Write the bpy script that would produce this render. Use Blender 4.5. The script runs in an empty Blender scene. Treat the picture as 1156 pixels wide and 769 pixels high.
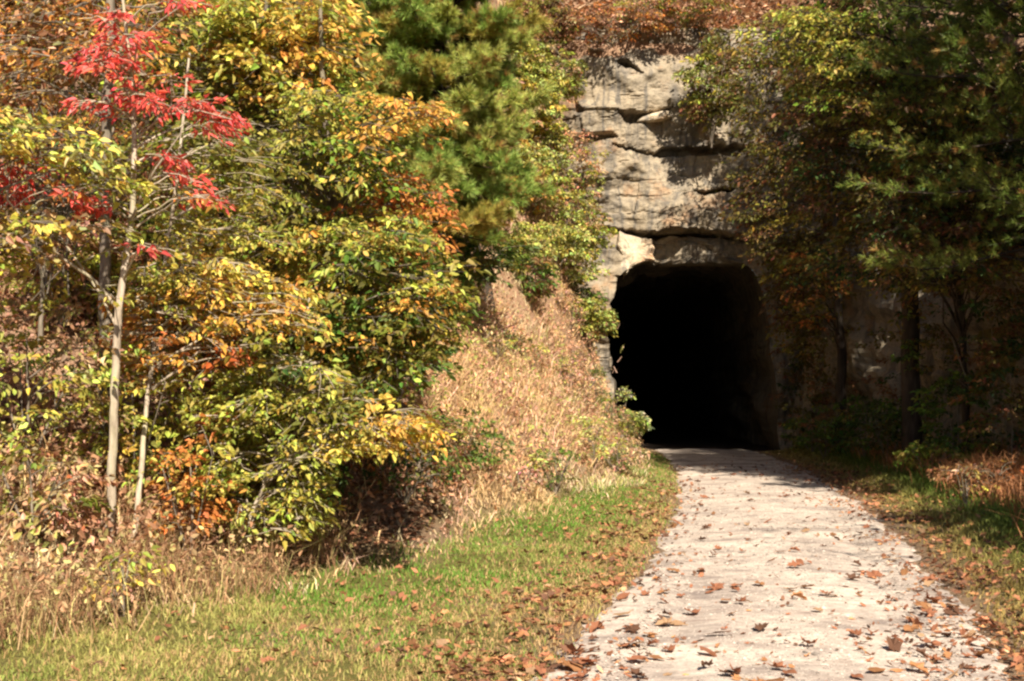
import bpy, math, random
import numpy as np
from mathutils import Vector

SC = bpy.context.scene
COL = SC.collection
RNG = np.random.default_rng(7)
R = math.radians

# ------------------------------------------------------------------ camera maths
W0, H0, F0 = 1156.0, 769.0, 1500.0
CAMZ = 1.6
PITCH = math.atan((440 - H0 / 2) / F0)
CP, SP = math.cos(PITCH), math.sin(PITCH)

def at(px, py, d):
    """world point at ground distance d (along +Y) seen at photo pixel px, py"""
    cx = (px - W0 / 2) / F0
    cy = -(py - H0 / 2) / F0
    dx, dy, dz = cx, CP - cy * SP, SP + cy * CP
    t = d / dy
    return np.array([dx * t, d, CAMZ + dz * t])

# ------------------------------------------------------------------ noise
def _h(ix, iy, iz, seed):
    with np.errstate(over='ignore'):
        n = (ix.astype(np.int64) * 374761393 + iy.astype(np.int64) * 668265263 +
             iz.astype(np.int64) * 2147483647 + seed * 1274126177) & 0xFFFFFFFF
        n = ((n ^ (n >> 13)) * 1274126177) & 0xFFFFFFFF
        n = ((n ^ (n >> 15)) * 2246822519) & 0xFFFFFFFF
        n = n ^ (n >> 16)
    return n.astype(np.float64) / 4294967295.0

def vn(x, y, z=0.0, seed=0):
    x = np.asarray(x, float); y = np.asarray(y, float); z = np.asarray(z, float) + 0 * x
    ix, iy, iz = np.floor(x), np.floor(y), np.floor(z)
    fx, fy, fz = x - ix, y - iy, z - iz
    fx, fy, fz = [f * f * f * (f * (f * 6 - 15) + 10) for f in (fx, fy, fz)]
    r = 0
    for a in (0, 1):
        for b in (0, 1):
            for c in (0, 1):
                w = (fx if a else 1 - fx) * (fy if b else 1 - fy) * (fz if c else 1 - fz)
                r = r + w * _h(ix + a, iy + b, iz + c, seed)
    return r * 2 - 1

def fbm(x, y, z=0.0, seed=0, o=4, g=0.5):
    r, a, f = 0, 1.0, 1.0
    for i in range(o):
        r = r + a * vn(np.asarray(x) * f, np.asarray(y) * f, np.asarray(z) * f, seed + i * 17)
        a *= g; f *= 2.03
    return r

def sstep(a, b, x):
    t = np.clip((np.asarray(x, float) - a) / (b - a), 0, 1)
    return t * t * (3 - 2 * t)

# ------------------------------------------------------------------ materials
def new_mat(name):
    m = bpy.data.materials.new(name); m.use_nodes = True
    nt = m.node_tree
    for n in list(nt.nodes): nt.nodes.remove(n)
    out = nt.nodes.new('ShaderNodeOutputMaterial')
    return m, nt, out

def N(nt, t, **kw):
    n = nt.nodes.new(t)
    for k, v in kw.items():
        if k.startswith('i_'):
            n.inputs[k[2:].replace('_', ' ')].default_value = v
        else: setattr(n, k, v)
    return n

def ramp(nt, fac, stops):
    n = nt.nodes.new('ShaderNodeValToRGB')
    e = n.color_ramp.elements
    while len(e) < len(stops): e.new(0.5)
    for el, (p, c) in zip(e, stops):
        el.position = p; el.color = (*c, 1) if len(c) == 3 else c
    nt.links.new(fac, n.inputs[0])
    return n.outputs[0]

def noise(nt, vec, scale, detail=5, rough=0.6, dist=0.0):
    n = N(nt, 'ShaderNodeTexNoise'); n.inputs['Scale'].default_value = scale
    n.inputs['Detail'].default_value = detail; n.inputs['Roughness'].default_value = rough
    n.inputs['Distortion'].default_value = dist
    nt.links.new(vec, n.inputs['Vector'])
    return n.outputs['Fac']

def mix(nt, fac, a, b, mode='MIX'):
    n = N(nt, 'ShaderNodeMix', data_type='RGBA', blend_type=mode)
    for s, v in ((n.inputs[0], fac), (n.inputs[6], a), (n.inputs[7], b)):
        if isinstance(v, (int, float)): s.default_value = v
        elif isinstance(v, tuple): s.default_value = (*v, 1)
        else: nt.links.new(v, s)
    return n.outputs[2]

def vec_of(nt, scale=(1, 1, 1)):
    g = N(nt, 'ShaderNodeNewGeometry')
    mp = N(nt, 'ShaderNodeMapping'); mp.inputs['Scale'].default_value = scale
    nt.links.new(g.outputs['Position'], mp.inputs['Vector'])
    return mp.outputs[0]

def finish(nt, out, col, rough=0.85, bump=None, bstr=0.5, bdist=0.02, spec=0.25):
    p = N(nt, 'ShaderNodeBsdfPrincipled')
    p.inputs['Roughness'].default_value = rough
    p.inputs['Specular IOR Level'].default_value = spec
    if isinstance(col, tuple): p.inputs['Base Color'].default_value = (*col, 1)
    else: nt.links.new(col, p.inputs['Base Color'])
    if bump is not None:
        b = N(nt, 'ShaderNodeBump'); b.inputs['Strength'].default_value = bstr
        b.inputs['Distance'].default_value = bdist
        nt.links.new(bump, b.inputs['Height']); nt.links.new(b.outputs[0], p.inputs['Normal'])
    nt.links.new(p.outputs[0], out.inputs[0])

def leaf_mat(name, trans=0.3, rough=0.55, spec=0.25):
    m, nt, out = new_mat(name)
    a = N(nt, 'ShaderNodeAttribute', attribute_name='Col')
    p = N(nt, 'ShaderNodeBsdfPrincipled'); p.inputs['Roughness'].default_value = rough
    p.inputs['Specular IOR Level'].default_value = spec
    t = N(nt, 'ShaderNodeBsdfTranslucent')
    mx = N(nt, 'ShaderNodeMixShader'); mx.inputs[0].default_value = trans
    nt.links.new(a.outputs['Color'], p.inputs['Base Color'])
    nt.links.new(a.outputs['Color'], t.inputs['Color'])
    nt.links.new(p.outputs[0], mx.inputs[1]); nt.links.new(t.outputs[0], mx.inputs[2])
    nt.links.new(mx.outputs[0], out.inputs[0])
    return m

M_LEAF = leaf_mat('autumn_leaf')
M_NEEDLE = leaf_mat('pine_needle', 0.2, 0.5)
M_GRASS = leaf_mat('grass_blade', 0.25, 0.6)
M_DRY = leaf_mat('dry_leaf', 0.12, 0.75, 0.15)

def bark_mat(name, c1, c2, c3, sc=14):
    m, nt, out = new_mat(name)
    v = vec_of(nt, (1, 1, 0.22))
    n1 = noise(nt, v, sc, 6, 0.65); n2 = noise(nt, vec_of(nt), 2.2, 4)
    c = ramp(nt, n1, [(0.3, c1), (0.55, c2), (0.75, c3)])
    c = mix(nt, ramp(nt, n2, [(0.5, (0, 0, 0)), (0.66, (.6, .6, .6))]), c, (c2[0] * .8, c2[1] * .95, c2[2] * .7))
    finish(nt, out, c, 0.85, n1, 0.7, 0.03)
    return m
M_PALE = bark_mat('pale_bark', (.22, .17, .12), (.46, .38, .29), (.62, .55, .45))
M_GREYB = bark_mat('grey_bark', (.10, .08, .06), (.22, .18, .14), (.34, .29, .23))
M_DARKB = bark_mat('dark_bark', (.02, .014, .011), (.055, .04, .03), (.10, .075, .055), 9)

def rock_mat(name, tone=1.0, grey=0.0):
    m, nt, out = new_mat(name)
    v = vec_of(nt); vs = vec_of(nt, (1, 1, 2.6)); vv = vec_of(nt, (2.2, 2.2, 0.35))
    big = noise(nt, v, 0.55, 6, 0.62, 0.6)
    med = noise(nt, vs, 2.6, 8, 0.66, 0.4)
    fine = noise(nt, v, 16, 6, 0.7)
    strk = noise(nt, vv, 1.6, 5, 0.6, 0.8)
    t = tone
    c = ramp(nt, big, [(0.28, (.30 * t, .25 * t, .20 * t)), (0.44, (.47 * t, .38 * t, .27 * t)), (0.58, (.56 * t, .43 * t, .27 * t)), (0.74, (.50 * t, .34 * t, .22 * t))])
    c2 = ramp(nt, med, [(0.3, (.22 * t, .19 * t, .165 * t)), (0.5, (.45 * t, .39 * t, .31 * t)), (0.7, (.60 * t, .52 * t, .40 * t))])
    c = mix(nt, 0.5, c, c2)
    c = mix(nt, ramp(nt, strk, [(0.47, (0, 0, 0)), (0.62, (.85, .85, .85))]), c, (.17 * t, .155 * t, .14 * t))
    c = mix(nt, ramp(nt, noise(nt, v, 1.1, 5, 0.65), [(0.56, (0, 0, 0)), (0.68, (.7, .7, .7))]), c, (.50 * t, .285 * t, .15 * t))
    c = mix(nt, ramp(nt, fine, [(0.35, (.55, .55, .55)), (0.5, (0, 0, 0))]), c, (.16 * t, .14 * t, .11 * t))
    if grey: c = mix(nt, grey, c, (.10, .10, .07))
    hgt = N(nt, 'ShaderNodeMath', operation='MULTIPLY_ADD'); hgt.inputs[1].default_value = 0.35
    nt.links.new(fine, hgt.inputs[0]); nt.links.new(med, hgt.inputs[2])
    finish(nt, out, c, 0.9, hgt.outputs[0], 0.6, 0.05)
    return m
M_ROCK = rock_mat('sandstone', .70)
M_ROCKP = rock_mat('pale_sunlit_sandstone', 1.25)
M_ROCKR = rock_mat('reddish_broken_shaded_sandstone', .55)  # toned-down sandstone: the shade under the brow is in its colour
M_ROCKD = rock_mat('mossy_dark_sandstone', 0.75, 0.2)
M_BORE = rock_mat('sooty_shaded_rock', 0.3)  # soot, with the tone lowered further to put the bore's shade into colour

def soil_mat():
    m, nt, out = new_mat('leafy_soil')
    v = vec_of(nt)
    a = N(nt, 'ShaderNodeAttribute', attribute_name='Col')
    n1 = noise(nt, v, 9, 8, 0.7); n2 = noise(nt, v, 34, 4, 0.7)
    c = mix(nt, ramp(nt, n1, [(0.35, (0.35, 0.35, 0.35)), (0.65, (1.2, 1.2, 1.2))]), (0, 0, 0), a.outputs['Color'])
    c = mix(nt, 1.0, a.outputs['Color'], ramp(nt, n1, [(0.3, (.45, .42, .4)), (0.5, (.95, .95, .95)), (0.72, (1.0, .95, .85))]), 'MULTIPLY')
    c = mix(nt, ramp(nt, n2, [(0.55, (0, 0, 0)), (0.7, (.6, .6, .6))]), c, (.26, .13, .06))
    finish(nt, out, c, 0.95, n2, 0.9, 0.05, 0.1)
    return m
M_SOIL = soil_mat()

def gravel_mat():
    m, nt, out = new_mat('crushed_limestone')
    v = vec_of(nt); vy = vec_of(nt, (.75, 1.1, 1))
    big = noise(nt, vy, 1.3, 9, 0.72, 0.2); med = noise(nt, v, 6, 6, 0.7); fine = noise(nt, v, 60, 3, 0.7)
    vo = N(nt, 'ShaderNodeTexVoronoi'); vo.inputs['Scale'].default_value = 55
    nt.links.new(v, vo.inputs['Vector'])
    c = ramp(nt, big, [(0.36, (.25, .205, .185)), (0.49, (.50, .42, .36)), (0.60, (.66, .57, .485))])
    c = mix(nt, ramp(nt, med, [(0.36, (.5, .5, .5)), (0.52, (0, 0, 0))]), c, (.27, .215, .185))
    c = mix(nt, ramp(nt, noise(nt, vy, 2.6, 5, .65, .4), [(0.53, (0, 0, 0)), (0.68, (.7, .7, .7))]), c, (.25, .185, .16))
    vc = N(nt, 'ShaderNodeSeparateColor'); nt.links.new(vo.outputs['Color'], vc.inputs[0])
    c = mix(nt, 1.0, c, ramp(nt, vc.outputs[0], [(0, (.78, .77, .76)), (.5, (1, .99, .98)), (1, (1.0, 1.0, 1.0))]), 'MULTIPLY')
    hgt = N(nt, 'ShaderNodeMath', operation='MULTIPLY_ADD'); hgt.inputs[1].default_value = 2.0
    nt.links.new(med, hgt.inputs[0]); nt.links.new(vo.outputs['Distance'], hgt.inputs[2])
    finish(nt, out, c, 0.95, hgt.outputs[0], 0.22, 0.014, 0.15)
    return m
M_PATH = gravel_mat()

# ------------------------------------------------------------------ mesh building
def mesh_np(name, verts, loops, starts, mat, cols=None, smooth=False):
    me = bpy.data.meshes.new(name)
    verts = np.ascontiguousarray(verts, np.float32)
    me.vertices.add(len(verts)); me.vertices.foreach_set('co', verts.ravel())
    me.loops.add(len(loops)); me.loops.foreach_set('vertex_index', np.ascontiguousarray(loops, np.int32))
    me.polygons.add(len(starts)); me.polygons.foreach_set('loop_start', np.ascontiguousarray(starts, np.int32))
    me.polygons.foreach_set('use_smooth', np.full(len(starts), smooth, bool))
    if cols is not None:
        at_ = me.attributes.new('Col', 'FLOAT_COLOR', 'POINT')
        c4 = np.ones((len(verts), 4), np.float32); c4[:, :3] = cols
        at_.data.foreach_set('color', c4.ravel())
    me.materials.append(mat)
    me.update(calc_edges=True)
    return me

def link(name, me, parent=None, loc=None):
    o = bpy.data.objects.new(name, me); COL.objects.link(o)
    if parent is not None:
        o.parent = parent
        if me is not None:      # meshes are made in world space: bring them to the parent's origin
            me.transform(__import__('mathutils').Matrix.Translation(-Vector(parent.location)))
    elif loc is not None: o.location = loc
    return o

class Acc:
    """collects polygons"""
    def __init__(s): s.v = []; s.l = []; s.s = []; s.c = []; s.nv = 0; s.nl = 0
    def add(s, v, faces, c=None):
        v = np.asarray(v, float).reshape(-1, 3); faces = np.asarray(faces)
        s.v.append(v); s.l.append((faces + s.nv).ravel())
        k = faces.shape[1]
        s.s.append(s.nl + np.arange(len(faces)) * k)
        if c is None: c = np.ones((len(v), 3)) * .5
        s.c.append(np.broadcast_to(np.asarray(c, float), (len(v), 3)))
        s.nv += len(v); s.nl += faces.size
    def build(s, name, mat, parent=None, smooth=False):
        if not s.v: return None
        me = mesh_np(name, np.concatenate(s.v), np.concatenate(s.l), np.concatenate(s.s), mat, np.concatenate(s.c), smooth)
        return link(name, me, parent)
    def tube(s, pts, rad, n=6):
        pts = np.asarray(pts, float); k = len(pts)
        rad = np.broadcast_to(np.asarray(rad, float), (k,))
        tan = np.gradient(pts, axis=0); tan /= np.linalg.norm(tan, axis=1)[:, None] + 1e-9
        ref = np.where(np.abs(tan[:, 2:3]) > 0.9, np.array([[1., 0, 0]]), np.array([[0, 0, 1.]]))
        a = np.cross(tan, ref); a /= np.linalg.norm(a, axis=1)[:, None] + 1e-9
        b = np.cross(tan, a)
        th = np.arange(n) * 2 * math.pi / n
        v = pts[:, None] + rad[:, None, None] * (np.cos(th)[None, :, None] * a[:, None] + np.sin(th)[None, :, None] * b[:, None])
        i = np.arange(k - 1)[:, None] * n; j = np.arange(n)[None]; jn = (j + 1) % n
        f = np.stack([i + j, i + jn, i + n + jn, i + n + j], -1).reshape(-1, 4)
        s.add(v, f)

def leaves_into(acc, pos, d, nrm, L, Wd, col, fold=0.18, droop=0.12):
    """folded pointed leaves, six vertices each"""
    n = len(pos)
    if n == 0: return
    d = d / (np.linalg.norm(d, axis=1)[:, None] + 1e-9)
    nrm = nrm - (nrm * d).sum(1)[:, None] * d
    nrm /= np.linalg.norm(nrm, axis=1)[:, None] + 1e-9
    sd = np.cross(nrm, d)
    L = np.broadcast_to(L, (n,))[:, None]; Wd = np.broadcast_to(Wd, (n,))[:, None]
    fold = RNG.uniform(-.05, .45, (n, 1)); droop = RNG.uniform(-.12, .5, (n, 1))
    up = nrm * Wd * fold
    b = pos
    r1 = pos + d * L * .32 + sd * Wd * .5 + up; l1 = pos + d * L * .32 - sd * Wd * .5 + up
    r2 = pos + d * L * .68 + sd * Wd * .36 + up * .6 - nrm * L * droop * .4
    l2 = pos + d * L * .68 - sd * Wd * .36 + up * .6 - nrm * L * droop * .4
    t = pos + d * L - nrm * L * droop
    v = np.stack([b, r1, r2, t, l2, l1], 1).reshape(-1, 3)
    k = np.arange(n)[:, None] * 6
    f = np.concatenate([k + np.array([[0, 1, 2, 3]]), k + np.array([[0, 3, 4, 5]])], 0)
    acc.add(v, f, np.repeat(col, 6, 0))

def rnd_unit(n, rng=None):
    v = (rng or RNG).normal(size=(n, 3)); return v / np.linalg.norm(v, axis=1)[:, None]

def blades_into(acc, pos, h, w, lean, col, curl=0.6, rng=None):
    """bent grass blades: quad + triangle"""
    n = len(pos)
    rng = rng or RNG
    ang = rng.uniform(0, 2 * math.pi, n)
    sd = np.stack([np.cos(ang), np.sin(ang), np.zeros(n)], 1) * (w * .5)[:, None]
    la = rng.uniform(0, 2 * math.pi, n)
    lv = np.stack([np.cos(la), np.sin(la), np.zeros(n)], 1) * (h * lean)[:, None]
    up = np.zeros((n, 3)); up[:, 2] = h
    m = pos + up * .55 + lv * .3
    t = pos + up * (1 - .3 * lean)[:, None] + lv * (1 + curl * .3)
    v = np.stack([pos - sd, pos + sd, m + sd * .75, m - sd * .75, t], 1).reshape(-1, 3)
    k = np.arange(n)[:, None] * 5
    c = np.repeat(col, 5, 0)
    acc.add(v, k + np.array([[0, 1, 2, 3]]), c)
    # tips share the same vertices
    off = acc.nv - len(v)
    f = (k + np.array([[3, 2, 4]])) + off
    acc.l.append(f.ravel()); acc.s.append(acc.nl + np.arange(n) * 3); acc.nl += f.size

# ------------------------------------------------------------------ layout functions
def path_c(y):
    y = np.asarray(y, float)
    q = 1.44 + .203 * (y - 7.3) - .0037 * (y - 7.3) * (y - 15)
    q33 = 1.44 + .203 * 25.7 - .0037 * 25.7 * 18
    return np.where(y > 33, q33 + .045 * (y - 33), np.where(y < 5, 1.44 + .203 * (5 - 7.3) - .0037 * (5 - 7.3) * (5 - 15) + .25 * (y - 5), q))
HALF = 1.3
TOE_Y = [-60, 0, 8.6, 11.4, 16, 22.9, 28, 34, 60]
TOE_X = [-30, -6, -3.3, -1.6, -.2, 1.75, 2.45, 2.74, 2.74]
WALL_Y = [-60, 0, 10, 18, 24, 30, 35, 60]
WALL_X = [22, 14.5, 12.2, 10.4, 9.4, 8.3, 7.3, 7.3]

def gz(x, y):
    x = np.asarray(x, float); y = np.asarray(y, float)
    L = (np.interp(y, TOE_Y, TOE_X) - x) * .94
    k = np.interp(y, [0, 10, 16, 22, 27, 30, 34], [.6, .62, .72, .95, 1.35, 2.0, 4.2])
    soft = np.log1p(np.exp(np.clip(L * 4, -30, 30))) / 4
    bank = np.where(soft < 3.6, k * soft, k * 3.6 + .52 * (soft - 3.6))
    bank = bank * np.clip(1 - (soft - 60) / 200, .35, 1)
    bank = bank + sstep(.2, 2.5, L) * .22 * fbm(x * .7, y * .7, seed=3, o=3)
    e = x - path_c(y)
    verge_r = .13 * np.clip(e - HALF - .4, 0, 6) + .05 * sstep(1.2, 2.2, e) * fbm(x * 1.3, y * 1.3, seed=5, o=2)
    wx = np.interp(y, WALL_Y, WALL_X)
    wallr = sstep(.35, .9, x - wx) * (5.2 + .75 * np.clip(x - wx - .5, 0, 22) + .25 * fbm(x * .6, y * .6, seed=9, o=3))
    base = bank + verge_r + wallr
    y0 = 35.45 + .75 * np.clip(1.2 - x, 0, 30)
    hill = sstep(0, .55 + .7 * np.clip(1.2 - x, 0, 6), y - y0) * (10.75 + .78 * np.clip(y - 35.5, 0, 34) + .3 * fbm(x * .5, y * .5, seed=12, o=3))
    z = np.maximum(base, hill)
    z = z + .03 * fbm(x * 1.7, y * 1.7, seed=21, o=2) * sstep(1.3, 2.0, np.abs(e)) - .012 * sstep(1.5, 1.2, np.abs(e))
    return z

# ------------------------------------------------------------------ ground sheet
def graded(a, b, step, lo, hi, grow=1.22):
    c = list(np.arange(a, b, step)); s = step
    while c[-1] < hi: s *= grow; c.append(c[-1] + s)
    s = step; pre = []
    p = a
    while p > lo: s *= grow; p -= s; pre.append(p)
    return np.array(pre[::-1] + c)
gx = graded(-9, 13, .14, -320, 320); gy = graded(3, 44, .14, -320, 320)
X, Y = np.meshgrid(gx, gy)
Z = gz(X, Y)
e = X - path_c(Y)
Z = np.where((np.abs(e) < 1.15) & (Y < 36), Z - .03, Z)
nx, ny = len(gx), len(gy)
idx = np.arange(nx * ny).reshape(ny, nx)
quads = np.stack([idx[:-1, :-1], idx[:-1, 1:], idx[1:, 1:], idx[1:, :-1]], -1).reshape(-1, 4)
V = np.stack([X, Y, Z], -1).reshape(-1, 3)
cen = V[quads].mean(1)
keep = ~((cen[:, 0] > 2.0) & (cen[:, 0] < 7.6) & (V[quads][:, :, 1].max(1) > 35.02) & (V[quads][:, :, 2].min(1) < 6.8) & (cen[:, 1] < 37) & (cen[:, 1] > 34.9))
quads = quads[keep]
grn = fbm(X * .8, Y * .8, seed=31, o=3)
toeL = (np.interp(Y, TOE_Y, TOE_X) - X)
w_green = sstep(1.35, 1.9, np.abs(e)) * (1 - sstep(-.4, .5, toeL)) * sstep(-.6, .3, grn + .3)
c_soil = np.array([.27, .185, .12]); c_grass = np.array([.17, .16, .05]); c_litter = np.array([.40, .25, .165])
w_hill = np.clip(sstep(.3, 1.6, toeL) + sstep(8, 10.5, Z), 0, 1)
C = c_soil * (1 - w_green)[..., None] + c_grass * w_green[..., None]
C = C * (1 - w_hill)[..., None] + c_litter * w_hill[..., None]
g_me = mesh_np('ground', V, quads.ravel(), np.arange(len(quads)) * 4, M_SOIL, C.reshape(-1, 3), True)
ground = link('ground', g_me); ground['kind'] = 'structure'
ground['label'] = 'earth verges and steep leafy banks of the cutting'

# ------------------------------------------------------------------ path
py_ = np.concatenate([np.arange(-12, 3, .5), np.arange(3, 35.6, .12)])
tt = np.linspace(-1, 1, 41)
PY, PT = np.meshgrid(py_, tt, indexing='ij')
edge = HALF + .08 + .14 * sstep(14, 7, PY) + .10 * fbm(PY * .9, np.sign(PT) * 9.0, seed=41, o=4) + .05 * fbm(PY * 4.5, np.sign(PT) * 5.0, seed=42, o=3)
PX = path_c(PY) + PT * edge
ruts = -.018 * (np.exp(-((np.abs(PT) - .52) / .16) ** 2))
PZ = .022 * (1 - PT ** 2) + ruts +   .004 * fbm(PX * 2.2, PY * 1.6, seed=43, o=3) + .006 - .05 * sstep(.86, 1.0, np.abs(PT)) * (1 + .6 * fbm(PX * 5, PY * 5, seed=44, o=2))
n1, n2 = PX.shape
pi_ = np.arange(n1 * n2).reshape(n1, n2)
pq = np.stack([pi_[:-1, :-1], pi_[:-1, 1:], pi_[1:, 1:], pi_[1:, :-1]], -1).reshape(-1, 4)
p_me = mesh_np('path', np.stack([PX, PY, PZ], -1).reshape(-1, 3), pq[:, ::-1].ravel(), np.arange(len(pq)) * 4, M_PATH, None, True)
path = link('path', p_me); path['kind'] = 'structure'
path['label'] = 'pale crushed gravel trail leading into the tunnel'
def path_z(x, y):
    t = np.clip((x - path_c(y)) / HALF, -1, 1)
    return .022 * (1 - t ** 2) - .018 * np.exp(-((np.abs(t) - .52) / .16) ** 2) + .004 * fbm(x * 2.2, y * 1.6, seed=43, o=3) + .006

# ------------------------------------------------------------------ things
def thing(name, label, cat, loc, group=None):
    o = bpy.data.objects.new(name, None); COL.objects.link(o)
    o.empty_display_size = .2
    o.location = loc; o['label'] = label; o['category'] = cat
    if group: o['group'] = group
    return o
def stuff(name, o, label):
    o.name = name; o['kind'] = 'stuff'; o['label'] = label; return o

# ------------------------------------------------------------------ tunnel and cliff
DF = 35.0
def fx(px): return (px - 578) * DF / F0
def fz(py): return float(at(578, py, DF)[2])
plan_x = [-2.5, 0.3, 2.0, 2.6, 6.9, 9.4]
plan_y = [38.2, 36.0, 35.2, 35.0, 35.0, 35.1]
rx = np.arange(-2.5, 9.4, .035); rz = np.arange(-.4, 11.6, .035)
FX, FZ = np.meshgrid(rx, rz)
dsp = .30 * fbm(FX * .45, FZ * .5, seed=51, o=3) + .065 * fbm(FX * 1.6, FZ * 2.4, seed=55, o=4) + .016 * fbm(FX * 6, FZ * 9, seed=57, o=3)
# terraces give a broken, bedded look
bed = FZ + .25 * fbm(FX * .5, FZ * .2, seed=61, o=3)
dsp += .07 * (np.abs(((bed * .9) % 1) - .5) * 2) ** .5
# blocky fractures: cells with their own set-back
cxn = np.floor((FX + .35 * fbm(FX * .4, FZ * .4, seed=63, o=2)) / 1.3 + .5 * np.floor(bed / .9)); czn = np.floor(bed / .9)
dsp += .10 * (_h(cxn, czn, 0 * cxn, 5) - .5)

# fine bedding seams and vertical joints
mk = sstep(.05, .35, fbm(FX * .9, FZ * 1.4, seed=75, o=3))
gr = np.abs(((bed * 2.3 + .12 * fbm(FX * 2, FZ * 2, seed=76, o=3)) % 1) - .5)
dsp -= .045 * mk * sstep(.06, .02, gr)
jn = np.abs((((FX + .2 * fbm(FX * .8, FZ * .8, seed=77, o=3) + .37 * np.floor(bed / .9)) * .75) % 1) - .5)
dsp -= .04 * sstep(.0, .3, fbm(FX * .7, FZ * .9, seed=78, o=2)) * sstep(.025, .008, jn)
def line_px(pts):
    a = np.array(pts, float)
    x = fx(a[:, 0]); z = np.array([fz(p) for p in a[:, 1]])
    th = a[:, 2] * 1.5 * DF / F0
    return x, z, th
def zat(pts):
    x, z, th = line_px(pts)
    return np.interp(FX, x, z), np.interp(FX, x, th, left=0, right=0)
cracks = [  # px, py, thickness px
    [(698, 120, 0), (706, 127, 6), (714, 130, 11), (726, 128, 8), (742, 124, 5), (757, 119, 3), (765, 116, 0)],
    [(612, 147, 0), (624, 148, 4), (640, 149, 3), (655, 150, 4), (666, 152, 9), (684, 151, 6), (694, 151, 5), (700, 151, 0)],
    [(688, 160, 0), (700, 163, 2), (720, 168, 2), (744, 169, 4), (752, 168, 9), (790, 167, 8), (828, 165, 8), (850, 165, 5), (870, 166, 0)],
    [(697, 256, 0), (706, 259, 4), (718, 262, 5), (732, 264, 5), (745, 264, 5), (758, 262, 5), (775, 262, 5), (792, 262, 5), (805, 263, 4), (822, 264, 3), (840, 268, 2), (850, 270, 0)],
    [(699, 64, 0), (703, 66, 6), (711, 68, 8), (716, 72, 4), (727, 78, 1.5), (730, 79, 0)],
    [(655, 46, 0), (664, 49, 6), (680, 53, 8), (700, 52, 7), (712, 48, 0)],
    [(646, 82, 0), (648, 95, 14), (652, 110, 14), (656, 119, 5), (662, 121, 0)],
    [(785, 214, 0), (796, 218, 3), (815, 214, 4), (832, 212, 3), (846, 211, 0)],
    [(600, 205, 0), (625, 214, 3), (650, 218, 4), (672, 226, 2), (680, 228, 0)],
    [(640, 262, 0), (655, 268, 7), (672, 270, 9), (684, 268, 0)],
]
for pts in cracks:
    zc, th = zat(pts)
    zc = zc + .035 * fbm(FX * 5, FX * 0, seed=71, o=3)
    m = sstep(-.01, .035, th * .5 - np.abs(FZ - zc)) * (th > .015)
    dsp -= .55 * m
# blocks standing proud between the cracks: (above line k, amount)
zA, _ = zat([(600, 112, 5), (650, 118, 5), (700, 122, 5), (726, 126, 5), (760, 117, 5), (900, 110, 5)])
zD, _ = zat([(560, 150, 5), (640, 149, 5), (690, 152, 5), (744, 169, 5), (830, 165, 5), (920, 165, 5)])
zE, _ = zat([(560, 240, 5), (690, 254, 5), (732, 264, 5), (792, 262, 5), (815, 264, 5), (850, 270, 5), (920, 272, 5)])
zT, _ = zat([(560, 45, 5), (640, 62, 5), (668, 47, 5), (700, 54, 5), (740, 44, 5), (780, 50, 5), (920, 40, 5)])
zT = zT + .14 * fbm(FX * 1.7, FX * 0, seed=73, o=4)
dsp += .16 * sstep(-.03, .03, FZ - zA) * sstep(-.05, .10, zT - FZ)
dsp -= .25 * sstep(-.03, .12, FZ - zT)
dsp += .05 * sstep(-.02, .02, FZ - zD) * (FZ < zA)
dsp += .20 * sstep(-.02, .03, FZ - zE) * (FZ < zD)
dsp -= .34 * sstep(fx(736), fx(744), FX) * sstep(fx(868), fx(840), FX) * (FZ < zE) * (FZ > fz(312))
# buttress on the sunny side of the brow
dsp += .10 * sstep(fx(740), fx(728), FX) * sstep(fx(690), fx(704), FX) * (FZ < zE) * (FZ > fz(310))
lean = .075 * FZ
FY = np.interp(FX, plan_x, plan_y) + lean - dsp
# opening outline in photo pixels -> metres on the face
OUT = [(693, 560), (693, 512), (692, 470), (694, 430), (691, 400), (688, 384), (683, 372), (684, 356), (692, 350), (690, 342), (695, 328), (699, 314), (706, 305),
       (716, 299), (726, 296), (735, 294), (744, 297), (752, 293), (766, 294), (780, 291), (800, 291), (820, 291), (838, 293), (848, 298), (857, 308),
       (863, 324), (867, 345), (871, 380), (874, 420), (877, 470), (880, 512), (881, 560)]
ox = np.array([fx(p[0]) for p in OUT]); oz = np.array([fz(p[1]) for p in OUT])
# resample and roughen
sl = np.concatenate([[0], np.cumsum(np.hypot(np.diff(ox), np.diff(oz)))])
ss = np.linspace(0, sl[-1], 420)
ox, oz = np.interp(ss, sl, ox), np.interp(ss, sl, oz)
ox = ox + .035 * fbm(ss * 3.1, ss * 0, seed=81, o=3); oz = oz + .03 * fbm(ss * 3.4, ss * 0 + 9, seed=83, o=3)
tcx, tcz = fx(785), fz(430)
def inside(px, pz):
    px = px.ravel(); pz = pz.ravel(); r = np.zeros(len(px), bool)
    j = len(ox) - 1
    for i in range(len(ox)):
        c = ((oz[i] > pz) != (oz[j] > pz)) & (px < (ox[j] - ox[i]) * (pz - oz[i]) / (oz[j] - oz[i] + 1e-12) + ox[i])
        r ^= c; j = i
    return r
ins = inside(FX, FZ).reshape(FX.shape)
# rock rounds back as it nears the opening
ny_, nx_ = FX.shape
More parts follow.
